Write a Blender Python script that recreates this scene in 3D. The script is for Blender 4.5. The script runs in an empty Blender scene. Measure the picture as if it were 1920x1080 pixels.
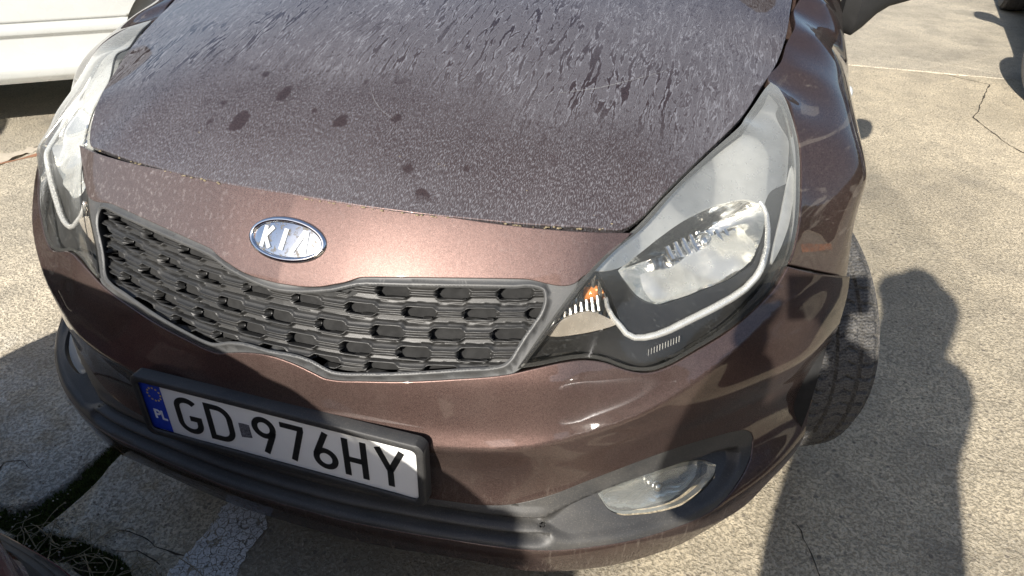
import bpy, math, random
import numpy as np
from mathutils import Vector, Matrix
from mathutils.geometry import delaunay_2d_cdt

random.seed(7); rng=np.random.default_rng(7)
scene=bpy.context.scene
COL=scene.collection
GZ=-0.04                                     # level of the concrete

# ------------------------------------------------------------------ camera
cam_data=bpy.data.cameras.new('camera'); cam=bpy.data.objects.new('camera',cam_data); COL.objects.link(cam)
cam_data.sensor_width=36; cam_data.lens=1258.63/1920*36; cam_data.clip_start=.02; cam_data.clip_end=400
cam.matrix_world=Matrix(((0.95465562,-0.17785377,0.23874814,0.59594985),
                         (0.29760826,0.54890964,-0.78110661,-0.60991002),
                         (0.0078716,0.81674124,0.57695042,1.23664237),(0,0,0,1)))
scene.camera=cam
# ------------------------------------------------------------------ sky and sun
SUN_EL=math.radians(31.5); SUN_AZ=math.radians(10.5)      # light travels towards +y, a little towards +x
world=bpy.data.worlds.new('World'); scene.world=world; world.use_nodes=True
wn=world.node_tree.nodes; wl=world.node_tree.links
bg=wn['Background']; sky=wn.new('ShaderNodeTexSky'); sky.sky_type='NISHITA'; sky.sun_disc=False
sky.sun_elevation=SUN_EL; sky.sun_rotation=math.pi+SUN_AZ
sky.air_density=1.0; sky.dust_density=1.6; sky.ozone_density=1.0
wl.new(sky.outputs[0],bg.inputs[0]); bg.inputs[1].default_value=.088
sd=bpy.data.lights.new('sun','SUN'); sun=bpy.data.objects.new('sun',sd); COL.objects.link(sun)
sd.energy=4.8; sd.angle=math.radians(.55); sd.color=(1,.947,.865)
ldir=Vector((math.sin(SUN_AZ)*math.cos(SUN_EL),math.cos(SUN_AZ)*math.cos(SUN_EL),-math.sin(SUN_EL)))
sun.rotation_euler=ldir.to_track_quat('-Z','Y').to_euler(); sun.location=(-2,-8,8)
vs=scene.view_settings; vs.view_transform='Standard'; vs.look='None'; vs.exposure=0.84; vs.gamma=1; vs.use_curve_mapping=False

# ---- smooth 1-D interpolation and thin-plate surfaces (metres, car centred on x = 0, nose towards -y)
def spline(xs, ys):
    xs=np.array(xs,float); ys=np.array(ys,float); h=np.diff(xs); d=np.diff(ys)/h; n=len(xs)
    m=np.zeros(n); m[0]=d[0]; m[-1]=d[-1]
    for i in range(1,n-1):
        if d[i-1]*d[i]>0:
            w1=2*h[i]+h[i-1]; w2=h[i]+2*h[i-1]
            m[i]=(w1+w2)/(w1/d[i-1]+w2/d[i])
        else: m[i]=0
    def f(x):
        x=np.asarray(x,float); xc=np.clip(x,xs[0],xs[-1])
        k=np.clip(np.searchsorted(xs,xc,side='right')-1,0,n-2)
        t=(xc-xs[k])/h[k]
        r=((1+2*t)*(1-t)**2*ys[k]+t*(1-t)**2*h[k]*m[k]+t*t*(3-2*t)*ys[k+1]+t*t*(t-1)*h[k]*m[k+1])
        return r+np.where(x<xs[0],(x-xs[0])*m[0],0)+np.where(x>xs[-1],(x-xs[-1])*m[-1],0)
    return f
def smooth(t): t=np.clip(t,0,1); return t*t*(3-2*t)
class TPS:
    def __init__(s, P, h, lam=1e-4):
        s.P=np.array(P,float); n=len(s.P); h=np.array(h,float)
        K=s.k(s.P); A=np.zeros((n+3,n+3)); A[:n,:n]=K+lam*np.eye(n)
        A[:n,n]=1; A[:n,n+1:]=s.P; A[n,:n]=1; A[n+1:,:n]=s.P.T
        s.w=np.linalg.solve(A,np.concatenate([h,[0,0,0]]))
    def k(s,Q):
        d2=((Q[:,None]-s.P[None])**2).sum(-1)+1e-12
        return .5*d2*np.log(d2)
    def __call__(s,Q):
        Q=np.atleast_2d(np.asarray(Q,float)); n=len(s.P); out=np.empty(len(Q))
        for i in range(0,len(Q),20000):
            q=Q[i:i+20000]; out[i:i+20000]=s.k(q)@s.w[:n]+s.w[n]+q@s.w[n+1:]
        return out
# ---- front fascia: y = F(x, z); parameter (a, z), a = angle about a vertical axis * 0.9
_c=spline([.12,.18,.247,.30,.36,.432,.47,.50,.54,.60,.64,.68,.70,.736,.75,.80],
          [.02,-.012,-.022,.006,.019,.013,.020,.027,.040,.077,.098,.125,.140,.169,.181,.225])
_up=spline([0,.1,.2,.3,.39,.45,.5,.55,.6,.65,.7,.76,.83,.885,.95],[0,.004,.016,.036,.058,.076,.099,.124,.152,.183,.220,.276,.352,.452,.60])
_lo=spline([0,.1,.2,.3,.4,.55,.68,.77,.835,.885,.95],[0,.002,.010,.02,.034,.087,.172,.270,.362,.455,.60])
_cr=spline([0,.3,.39,.47,.56,.63,.70,.76,.83,.9],[.432,.438,.446,.462,.484,.518,.565,.60,.62,.63])   # height of the bumper crease
def F(x,z):
    x=np.abs(x); w=smooth((z-.22)/.36)
    y=_c(z)+(1-w)*_lo(x)+w*_up(x)
    y=y+.032*smooth((x-.48)/.26)*smooth((z-.25)/.07)*smooth((.50-z)/.09)
    # crease: the skin leans back above it and is tucked under below it
    d=z-_cr(x); k=smooth((.86-x)/.12)*smooth((x+.02)/.3)
    y=y-.016*k*np.exp(-np.sqrt(d*d+.0035**2)/.034)
    return y
def fas(q):
    q=np.atleast_2d(q); a=q[:,0]/.9; z=q[:,1]; sa,ca=np.sin(a),np.cos(a)
    lo=np.full(len(q),.35); hi=np.full(len(q),1.5)
    for _ in range(40):
        m=.5*(lo+hi); ins=(.9-m*ca)>F(m*sa,z)
        lo=np.where(ins,m,lo); hi=np.where(ins,hi,m)
    m=.5*(lo+hi)
    return np.stack([m*sa,.9-m*ca,z],1)
def fas_inv(P):
    P=np.atleast_2d(P); return np.stack([.9*np.arctan2(P[:,0],.9-P[:,1]),P[:,2]],1)
# ---- hood: z over (x, y)
_hp=[(.51,.282,.728),(.447,.255,.733),(.371,.231,.737),(.294,.212,.742),(.216,.193,.748),(.133,.184,.750),(0,.180,.752),
     (.556,.358,.762),(.605,.466,.788),(.65,.577,.811),(.68,.688,.836),(.700,.765,.850),(.712,.85,.872),(.722,1.0,.902),(.73,1.2,.938),
     (0,.30,.806),(0,.45,.857),(0,.62,.898),(0,.8,.931),(0,1.0,.960),(0,1.2,.985),(.35,.45,.838),(.35,.8,.917),(.4,1.05,.951),(.4,1.2,.972),(.2,.3,.801),(.4,.33,.785)]
_H=TPS([p[:2] for p in _hp]+[(-p[0],p[1]) for p in _hp if p[0]>0],[p[2] for p in _hp]+[p[2] for p in _hp if p[0]>0],2e-5)
def hood(q):
    q=np.atleast_2d(q); return np.column_stack([q,_H(q)])
def frame(n,up=(0,0,1)):
    n=np.array(n,float); n/=np.linalg.norm(n); u=np.cross(up,n); u/=np.linalg.norm(u); v=np.cross(n,u)
    return np.stack([u,v,n])     # rows
class Local:
    def __init__(s,n,pts,lam=1e-5):
        s.M=frame(n); L=np.array(pts)@s.M.T; s.t=TPS(L[:,:2],L[:,2],lam)
    def __call__(s,q):
        q=np.atleast_2d(q); return np.column_stack([q,s.t(q)])@s.M
    def inv(s,P): return (np.atleast_2d(P)@s.M.T)[:,:2]
# ---- headlight lens (x > 0 side)
_lin=[(.388,.107,.563),(.416,.133,.608),(.449,.176,.664),(.472,.21,.695),(.498,.251,.718),(.516,.278,.727),(.556,.358,.762),(.605,.466,.788),(.65,.577,.811),(.68,.688,.836)]
_lout=[(.685,.70,.838),(.712,.652,.832),(.731,.59,.812),(.749,.542,.772),(.757,.498,.736),(.761,.435,.698),(.757,.39,.657),(.744,.357,.628)]
_lbot=[(.45,.138,.567),(.493,.155,.568),(.53,.165,.558),(.566,.175,.55),(.596,.19,.553),(.636,.225,.567),(.677,.264,.584),(.717,.314,.605)]
_lmid=[(.722,.335,.664),(.60,.285,.675),(.66,.36,.705),(.69,.47,.765),(.52,.215,.64),(.665,.54,.812)]
lens=Local((.5,-.55,.62),_lin+_lout+_lbot+_lmid,3e-4)
# ---- front fender (x > 0 side)
_fp=[(.685,.70,.838),(.700,.765,.850),(.714,.85,.872),(.724,1.0,.902),(.732,1.2,.938),(.74,1.5,.98)]+_lout[1:7]+[
     (.722,.66,.827),(.738,.76,.847),(.760,.90,.878),(.784,1.07,.908),(.80,1.3,.932),(.815,1.6,.96),
     (.83,1.0,.835),(.836,1.2,.86),(.845,1.5,.88),
     (.882,.63,.705),(.874,.78,.735),(.868,.88,.752),(.862,1.03,.79),(.872,1.2,.78),(.88,1.5,.78),
     (.887,.80,.66),(.884,.66,.63),(.885,.56,.575),(.887,1.0,.59),(.887,1.12,.45),(.885,1.3,.55),(.88,1.6,.55),(.88,1.35,.3),(.82,.50,.66),(.84,.46,.575),(.80,.42,.605)]
fend=Local((.78,-.40,.48),_fp,8e-5)
D={'blackline': [(0.5017, 0.4203), (0.5226, 0.42), (0.5419, 0.4187)],
 'bowl': [(0.5396, 0.4176), (0.5751, 0.4326), (0.616, 0.451), (0.6504, 0.4622), (0.6801, 0.4726), (0.7158, 0.4793), (0.7499, 0.4834), (0.7748, 0.4825), (0.7955, 0.4788),
          (0.8116, 0.471), (0.8187, 0.4613), (0.8178, 0.448), (0.8068, 0.4267), (0.7905, 0.4069), (0.774, 0.3931), (0.7448, 0.3745), (0.71, 0.3595), (0.6675, 0.3549),
          (0.6114, 0.351), (0.5898, 0.3516), (0.5706, 0.3622), (0.5595, 0.3737), (0.5516, 0.3901)],
 'bumper_arch': [(1.0043, 0.4814), (1.0708, 0.3124), (0.9819, 0.2729), (0.9389, 0.2278)],
 'bumper_bot': [(0.8582, 0.213), (0.8059, 0.1845), (0.7587, 0.1885), (0.6995, 0.1894), (0.6574, 0.1814), (0.604, 0.1784), (0.5557, 0.1747), (0.4607, 0.1696),
                (0.3972, 0.1803), (0.3536, 0.19), (0.18, 0.182), (0.0, 0.182)],
 'bumper_top': [(0.0, 0.5395), (0.045, 0.5347), (0.0834, 0.5257), (0.0984, 0.5216), (0.1169, 0.5214), (0.1654, 0.5265), (0.2133, 0.5313), (0.3116, 0.5426),
                (0.4012, 0.5546), (0.432, 0.5615), (0.4787, 0.5697), (0.5047, 0.571), (0.5248, 0.5687), (0.5442, 0.5638), (0.56, 0.557), (0.5783, 0.5503),
                (0.5955, 0.5464), (0.6142, 0.5465), (0.6285, 0.5493), (0.6793, 0.5652), (0.7337, 0.5824), (0.7926, 0.606), (0.8387, 0.6313), (0.8649, 0.6521)],
 'chrome': [(0.5101, 0.3833), (0.511, 0.3677), (0.5172, 0.3492), (0.5251, 0.3352), (0.5315, 0.3216), (0.5425, 0.3118), (0.5575, 0.3076), (0.5759, 0.3063),
            (0.5981, 0.308), (0.6328, 0.3144), (0.674, 0.3218), (0.7072, 0.329), (0.7316, 0.3372), (0.7514, 0.3504), (0.7723, 0.37), (0.7912, 0.3913), (0.8058, 0.4168),
            (0.8153, 0.4411), (0.8165, 0.4557), (0.8139, 0.4653)],
 'fender': [(0.9413, 0.599), (0.9117, 0.5686), (0.8596, 0.5277), (0.8263, 0.475), (0.7921, 0.4304), (0.7369, 0.3798), (0.6953, 0.3373), (0.6865, 0.3318), (0.8737, 0.226),
            (0.8897, 0.2666), (0.9169, 0.3123), (0.9658, 0.348), (1.0192, 0.3646)],
 'fog': [(0.5359, 0.3132), (0.5601, 0.3217), (0.5922, 0.3258), (0.6354, 0.3245), (0.6968, 0.3173), (0.7505, 0.304), (0.7564, 0.2999), (0.7487, 0.2932), (0.7246, 0.2855),
         (0.6945, 0.2805), (0.6629, 0.2778), (0.6253, 0.2792), (0.5901, 0.2829), (0.5606, 0.288), (0.5472, 0.2949)],
 'hood_front': [(0.0, 0.182), (0.133, 0.186), (0.216, 0.195), (0.294, 0.214), (0.371, 0.233), (0.447, 0.257), (0.502, 0.281)],
 'hood_side': [(0.512, 0.293), (0.551, 0.362), (0.6, 0.47), (0.645, 0.58), (0.674, 0.69), (0.694, 0.77), (0.706, 0.852), (0.714, 1.0), (0.718, 1.08)],
 'inner': [(0.0, 0.628), (0.0936, 0.6387), (0.1033, 0.6406), (0.1252, 0.6465), (0.1468, 0.6519), (0.1675, 0.6544), (0.214, 0.6571), (0.3142, 0.6613), (0.4087, 0.6636),
           (0.4499, 0.6639), (0.4563, 0.6621), (0.4573, 0.6576), (0.4519, 0.64), (0.4344, 0.6175), (0.4146, 0.5942), (0.3973, 0.5737), (0.3895, 0.5682), (0.3763, 0.5644),
           (0.3352, 0.56), (0.2382, 0.5488), (0.1654, 0.5402), (0.1297, 0.5365), (0.1133, 0.5365), (0.0974, 0.5404), (0.083, 0.5451), (0.0655, 0.5484), (0.0, 0.549)],
 'lens': [(0.358, 0.3145), (0.3977, 0.3506), (0.4231, 0.3752), (0.4511, 0.3998), (0.4902, 0.4299), (0.5377, 0.4557), (0.5688, 0.4679), (0.652, 0.5149), (0.7611, 0.5659),
          (0.868, 0.6163), (0.9616, 0.6717), (0.9817, 0.6808), (0.9824, 0.6692), (0.9659, 0.6403), (0.9373, 0.5874), (0.9186, 0.527), (0.8952, 0.4755), (0.855, 0.413),
          (0.8222, 0.3635), (0.7902, 0.3312), (0.7413, 0.3046), (0.6784, 0.282), (0.6217, 0.2682), (0.5685, 0.2574), (0.5509, 0.2567), (0.536, 0.2594), (0.5195, 0.2658),
          (0.5022, 0.2767), (0.4874, 0.2876), (0.4692, 0.2978), (0.4506, 0.3041), (0.4261, 0.3079), (0.392, 0.3103)],
 'mark': [(0.5473, 0.2914), (0.5581, 0.2949), (0.598, 0.2928), (0.6008, 0.2867), (0.5903, 0.2831), (0.558, 0.2831)],
 'nose_side': [(0.5779, 0.7091), (0.5427, 0.6889), (0.5175, 0.6774)],
 'nose_top': [(0.0, 0.752), (0.1653, 0.75), (0.2669, 0.748), (0.3635, 0.742), (0.4557, 0.737), (0.5454, 0.733), (0.6145, 0.7285)],
 'pocket': [(0.4269, 0.2869), (0.4348, 0.2938), (0.4748, 0.3151), (0.5257, 0.3326), (0.5973, 0.3424), (0.6972, 0.3384), (0.7773, 0.325), (0.796, 0.3167),
            (0.8017, 0.3061), (0.7917, 0.2912), (0.7662, 0.2767), (0.7308, 0.2663), (0.686, 0.2631), (0.628, 0.2607), (0.5664, 0.2591), (0.5092, 0.2595),
            (0.4772, 0.2592), (0.4579, 0.266), (0.4393, 0.2765)],
 'seam': [(1.0293, 0.5762)],
 'sidestrip': [(0.91, 0.513), (0.902, 0.4839), (0.8661, 0.4349), (0.8401, 0.4028), (0.8176, 0.3768), (0.7979, 0.3583), (0.8084, 0.3835), (0.828, 0.4155),
               (0.8546, 0.4479), (0.885, 0.4812)],
 'silver': [(0.5022, 0.4209), (0.5396, 0.4176), (0.5751, 0.4326), (0.616, 0.451), (0.6801, 0.4726), (0.7499, 0.4834), (0.7955, 0.4788), (0.8187, 0.4613),
            (0.8411, 0.4795), (0.8894, 0.4883), (0.9126, 0.5291), (0.926, 0.5672), (0.9246, 0.5867), (0.9398, 0.6271)],
 'sur_side': [(0.5032, 0.6572), (0.4752, 0.6292), (0.4499, 0.5999), (0.4087, 0.5582)],
 'sur_top': [(0.0, 0.64), (0.0924, 0.6477), (0.1021, 0.6502), (0.1194, 0.6541), (0.1363, 0.6591), (0.1493, 0.6635), (0.1664, 0.6656), (0.1947, 0.6676), (0.2503, 0.671),
             (0.328, 0.6739), (0.4271, 0.6763), (0.5156, 0.6761)],
 'trim_side': [(0.8225, 0.2954), (0.8009, 0.2816), (0.7786, 0.2727), (0.7505, 0.2629), (0.7185, 0.2543), (0.679, 0.2514), (0.6453, 0.2511), (0.609, 0.251),
               (0.5743, 0.2503), (0.5451, 0.2502), (0.5168, 0.2497), (0.4769, 0.248), (0.4332, 0.2486), (0.393, 0.2516), (0.3369, 0.2521), (0.2, 0.248), (0.0, 0.248)],
 'trim_top': [(0.0, 0.318), (0.15, 0.318), (0.263, 0.3094), (0.299, 0.3098), (0.3534, 0.3119), (0.3774, 0.3151), (0.3997, 0.3202), (0.4308, 0.3294), (0.4611, 0.3398),
              (0.5089, 0.359), (0.5553, 0.3724), (0.6042, 0.3805), (0.659, 0.3817), (0.7257, 0.3738), (0.7866, 0.3579), (0.8105, 0.3475), (0.8261, 0.3333),
              (0.8335, 0.3177)],
 'turn': [(0.5008, 0.4188), (0.5062, 0.4077), (0.5104, 0.3935), (0.5156, 0.379), (0.5187, 0.3648), (0.522, 0.3375), (0.4985, 0.3347), (0.4741, 0.3339), (0.4405, 0.3357),
          (0.4121, 0.3437), (0.411, 0.349), (0.4266, 0.3612), (0.4461, 0.3805), (0.4657, 0.3965), (0.4855, 0.4095)],
 'turnbulb': [(0.5034, 0.3931)],
 'turnwing': [(0.4094, 0.3484), (0.4141, 0.3537), (0.4244, 0.3566), (0.4419, 0.3616), (0.4592, 0.3638), (0.4766, 0.363), (0.4884, 0.359), (0.5013, 0.3505),
              (0.5199, 0.337), (0.5073, 0.3354), (0.4896, 0.3344), (0.4723, 0.3342), (0.4555, 0.335), (0.4389, 0.3363), (0.4225, 0.3389), (0.4113, 0.3429)]}
# ------------------------------------------------------------------ mesh helpers
def link(o,parent=None):
    COL.objects.link(o)
    if parent is not None:
        o.parent=parent; o.matrix_parent_inverse=parent.matrix_world.inverted() if parent.type=='EMPTY' or True else Matrix()
    return o
def mesh_obj(name,V,Fc,mat,parent=None,smooth_=True,normals=None,autos=None):
    me=bpy.data.meshes.new(name); me.from_pydata([tuple(map(float,v)) for v in V],[],[tuple(map(int,f)) for f in Fc]); me.update()
    for m in (mat if isinstance(mat,(list,tuple)) else [mat]): me.materials.append(m)
    if smooth_: me.shade_smooth()
    if normals is not None:
        me.normals_split_custom_set([tuple(normals[l.vertex_index]) for l in me.loops])
    if autos is not None: me.set_sharp_from_angle(angle=math.radians(autos))
    o=bpy.data.objects.new(name,me); link(o,parent); return o
def empty(name,loc,label=None,cat=None,group=None):
    o=bpy.data.objects.new(name,None); o.location=loc; COL.objects.link(o); o.empty_display_size=.1
    bpy.context.view_layer.update(); tag(o,label,cat,group); return o
def tag(o,label=None,cat=None,group=None,kind=None):
    for k,v in (('label',label),('category',cat),('group',group),('kind',kind)):
        if v: o[k]=v
    return o
def curve(pts,step,closed=True,corner=38):
    """Catmull-Rom through the points, corners kept sharp, resampled."""
    p=np.array(pts,float); n=len(p); out=[]
    def is_corner(i):
        if not closed and (i==0 or i==n-1): return True
        a=p[i]-p[i-1]; b=p[(i+1)%n]-p[i]
        c=np.dot(a,b)/(np.linalg.norm(a)*np.linalg.norm(b)+1e-12); return c<math.cos(math.radians(corner))
    cs=[is_corner(i) for i in range(n)]
    for i in range(n if closed else n-1):
        j=(i+1)%n; a,b=p[i],p[j]; L=np.linalg.norm(b-a)
        def tan(k,other):
            if cs[k]: return b-a
            u=p[k]-p[k-1]; v=p[(k+1)%n]-p[k]; lu,lv=np.linalg.norm(u)+1e-9,np.linalg.norm(v)+1e-9
            return (u/lu*lv+v/lv*lu)/(lu+lv)*L
        t0,t1=tan(i,j),tan(j,i)
        m=max(1,int(math.ceil(L/step)))
        for k in range(m):
            t=k/m; out.append((2*t**3-3*t*t+1)*a+(t**3-2*t*t+t)*t0+(-2*t**3+3*t*t)*b+(t**3-t*t)*t1)
    if not closed: out.append(p[-1])
    return np.array(out)
def area(p): x,y=p[:,0],p[:,1]; return .5*np.sum(x*np.roll(y,-1)-np.roll(x,-1)*y)
def inset(p,d):
    """shift a dense closed loop inwards by d"""
    s=1 if area(p)>0 else -1
    e=np.roll(p,-1,0)-np.roll(p,1,0); e/=np.linalg.norm(e,axis=1)[:,None]+1e-12
    return p+s*d*np.stack([-e[:,1],e[:,0]],1)
def inside(poly,q):
    x,y=q[:,0],q[:,1]; r=np.zeros(len(q),bool); n=len(poly)
    for i in range(n):
        x0,y0=poly[i]; x1,y1=poly[(i+1)%n]
        if y0==y1: continue
        c=((y0>y)!=(y1>y))&(x<(x1-x0)*(y-y0)/(y1-y0)+x0); r^=c
    return r
def dist(poly,q,closed=True):
    a=np.array(poly); b=np.roll(a,-1,0)
    if not closed: a,b=a[:-1],b[:-1]
    out=np.full(len(q),1e9); ab=b-a; l2=(ab**2).sum(1)+1e-15
    for i in range(0,len(q),4000):
        qq=q[i:i+4000]; t=np.clip(((qq[:,None]-a)*ab).sum(2)/l2,0,1); d=np.linalg.norm(qq[:,None]-a-t[...,None]*ab,axis=2); out[i:i+4000]=d.min(1)
    return out
def normals(mapf,q,e=8e-4,ref=(0,1.2,.35)):
    a=mapf(q+[e,0])-mapf(q-[e,0]); b=mapf(q+[0,e])-mapf(q-[0,e]); n=np.cross(a,b); n/=np.linalg.norm(n,axis=1)[:,None]+1e-15
    P=mapf(q); s=np.sign(((P-np.array(ref))*n).sum(1)); s[s==0]=1; return n*s[:,None]
def grid_in(loops,step,margin):
    o=loops[0]; lo,hi=o.min(0),o.max(0)
    gx=np.arange(lo[0]+step*.3,hi[0],step); gy=np.arange(lo[1]+step*.3,hi[1],step*.95)
    q=np.array([(x+(.5*step if j%2 else 0),y) for j,y in enumerate(gy) for x in gx]).reshape(-1,2)
    k=inside(o,q)
    for h in loops[1:]: k&=~inside(h,q)
    q=q[k]
    for l in loops: q=q[dist(l,q)>margin]
    return q
def panel(name,mat,loops,mapf,step=.012,depth=.012,gap=.0014,parent=None,offs=None,mirror=False,flange=True,round_=.0012,edge=None,ref=(0,1.2,.35),extra=None):
    """A sheet cut to an outline on a curved surface, with rounded turned-in edges. loops[0] = outline, others = holes (parameter space)."""
    es=edge or step*.8; L=[]
    for k,l in enumerate(loops):
        d=curve(l,es); 
        if area(d)<0: d=d[::-1]
        if gap: d=inset(d,gap if k==0 else -gap)
        L.append(d)
    g=grid_in(L,step,step*.55)
    if extra is not None and len(extra): g=np.vstack([g,extra])
    pts=[Vector(p) for l in L for p in l]+[Vector(p) for p in g]
    ed=[]; k=0
    for l in L:
        ed+=[(k+i,k+(i+1)%len(l)) for i in range(len(l))]; k+=len(l)
    r=delaunay_2d_cdt(pts,ed,[],0,1e-7)
    V2=np.array([tuple(v) for v in r[0]]); T=np.array([f for f in r[2] if len(f)==3])
    cen=V2[T].mean(1); ok=inside(L[0],cen)
    for h in L[1:]: ok&=~inside(h,cen)
    T=T[ok]
    tri=V2[T]; ar=(tri[:,1,0]-tri[:,0,0])*(tri[:,2,1]-tri[:,0,1])-(tri[:,2,0]-tri[:,0,0])*(tri[:,1,1]-tri[:,0,1]); T[ar<0]=T[ar<0][:,::-1]
    base=mapf; full=mapf
    if offs is not None:
        full=lambda q: base(q)+offs(q)[:,None]*normals(base,q,ref=ref)
    P=full(V2); N=normals(full,V2,ref=ref)
    t3=P[T]; fn=np.cross(t3[:,1]-t3[:,0],t3[:,2]-t3[:,0])
    if (fn*N[T[:,0]]).sum()<0: T=T[:,::-1]
    Vs=[P]; Ns=[N]; Fs=[tuple(t) for t in T]; nb=len(P)
    if flange:
        # map loop points to cdt vertex ids
        key={tuple(np.round(v,6)):i for i,v in enumerate(V2)}
        for li,l in enumerate(L):
            ids=[key.get(tuple(np.round(p,6))) for p in l]
            ids=[i for i in ids if i is not None]
            B=P[ids]; NB=N[ids]; tg=np.roll(B,-1,0)-np.roll(B,1,0); tg/=np.linalg.norm(tg,axis=1)[:,None]+1e-12
            lat=np.cross(tg,NB); lat/=np.linalg.norm(lat,axis=1)[:,None]+1e-12
            c=B.mean(0)
            # choose the side that points off the sheet
            q2=l[:len(ids)]; s=1 if ((lat*(mapf(inset(l,-.002))[:len(ids)]-mapf(l)[:len(ids)])).sum()>0) else -1
            if li>0: s=-s
            lat*=s; m=len(ids); r_=round_
            prev=list(ids)
            for (a,b_,nn) in ((.7*r_,-.3*r_,.7),(r_,-r_,.05),(r_,-depth,0.)):
                ring=B+lat*a+NB*b_; rn=lat*(1-nn)+NB*nn; rn/=np.linalg.norm(rn,axis=1)[:,None]
                Vs.append(ring); Ns.append(rn); cur=list(range(nb,nb+m)); nb+=m
                for i in range(m):
                    j=(i+1)%m; f=(prev[i],prev[j],cur[j],cur[i])
                    Fs.append(f)
                prev=cur
    V=np.vstack(Vs); NN=np.vstack(Ns)
    # make the winding agree with the normals
    out=[]
    for f in Fs:
        a=V[f[1]]-V[f[0]]; b_=V[f[2]]-V[f[0]]
        out.append(f if np.dot(np.cross(a,b_),NN[f[0]]+NN[f[2]])>=0 else f[::-1])
    if mirror: V=V*[-1,1,1]; NN=NN*[-1,1,1]; out=[f[::-1] for f in out]
    return mesh_obj(name,V,out,mat,parent,True,NN)
def mirrored(o,name=None,parent=None):
    """mirror image of a part across the car's centre plane"""
    me=o.data.copy(); n=len(me.vertices); co=np.empty(n*3); me.vertices.foreach_get('co',co); co=co.reshape(-1,3)
    V=co*[-1,1,1]; Fs=[tuple(p.vertices)[::-1] for p in o.data.polygons]; mi=[p.material_index for p in o.data.polygons]
    cn=None
    if o.data.has_custom_normals:
        cn={}
        for l,x in zip(o.data.loops,o.data.corner_normals): cn[l.vertex_index]=(-x.vector[0],x.vector[1],x.vector[2])
    r=mesh_obj(name or o.name.split('.')[0],V,Fs,list(o.data.materials),parent,True,cn)
    for p,k in zip(r.data.polygons,mi): p.material_index=k
    return r
def sym(h):
    return list(h)+[(-a,b) for a,b in reversed(h) if abs(a)>1e-6]
def tube(path,r,seg=8,caps=True):
    p=np.array(path,float); n=len(p); r=np.broadcast_to(np.array(r,float),(n,)); T=np.gradient(p,axis=0); T/=np.linalg.norm(T,axis=1)[:,None]+1e-12
    u=np.cross(T[0],(0,0,1) if abs(T[0][2])<.9 else (1,0,0)); u/=np.linalg.norm(u); V=[];F_=[]
    for i in range(n):
        u=u-T[i]*np.dot(u,T[i]); u/=np.linalg.norm(u)+1e-12; w=np.cross(T[i],u)
        for k in range(seg):
            a=2*math.pi*k/seg; V.append(p[i]+r[i]*(math.cos(a)*u+math.sin(a)*w))
    for i in range(n-1):
        for k in range(seg):
            l=(k+1)%seg; F_.append((i*seg+k,i*seg+l,(i+1)*seg+l,(i+1)*seg+k))
    if caps: F_.append(tuple(range(seg))[::-1]); F_.append(tuple((n-1)*seg+k for k in range(seg)))
    return V,F_
class MB:
    def __init__(s): s.V=[]; s.F=[]
    def add(s,V,F_):
        k=len(s.V); s.V+= [tuple(v) for v in V]; s.F+=[tuple(i+k for i in f) for f in F_]; return s
    def box(s,c,h,M=None):
        c=np.array(c); V=[c+np.array(h)*(x,y,z) if M is None else c+M@(np.array(h)*(x,y,z)) for x in(-1,1) for y in(-1,1) for z in(-1,1)]
        return s.add(V,[(0,1,3,2),(4,6,7,5),(0,4,5,1),(2,3,7,6),(0,2,6,4),(1,5,7,3)])
    def loft(s,rings,closed=True,caps=True):
        n=len(rings[0]); k=len(s.V)
        V=[v for r in rings for v in r]; F_=[]
        for i in range(len(rings)-1):
            for j in range(n if closed else n-1):
                l=(j+1)%n; F_.append((i*n+j,i*n+l,(i+1)*n+l,(i+1)*n+j))
        if caps and closed: F_.append(tuple(range(n))[::-1]); F_.append(tuple((len(rings)-1)*n+j for j in range(n)))
        return s.add(V,F_)
    def sphere(s,c,r,seg=16,ring=10,sc=(1,1,1)):
        V=[];F_=[]
        for i in range(ring+1):
            t=math.pi*i/ring
            for j in range(seg): a=2*math.pi*j/seg; V.append(np.array(c)+r*np.array(sc)*(math.sin(t)*math.cos(a),math.sin(t)*math.sin(a),math.cos(t)))
        for i in range(ring):
            for j in range(seg): l=(j+1)%seg; F_.append((i*seg+j,(i+1)*seg+j,(i+1)*seg+l,i*seg+l))
        return s.add(V,F_)
    def obj(s,name,mat,parent=None,smooth_=True,autos=35): return mesh_obj(name,s.V,s.F,mat,parent,smooth_,None,autos if smooth_ else None)
def bevel(o,w=.003,seg=2):
    m=o.modifiers.new('bevel','BEVEL'); m.width=w; m.segments=seg; m.limit_method='ANGLE'; m.angle_limit=math.radians(35); return o
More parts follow.
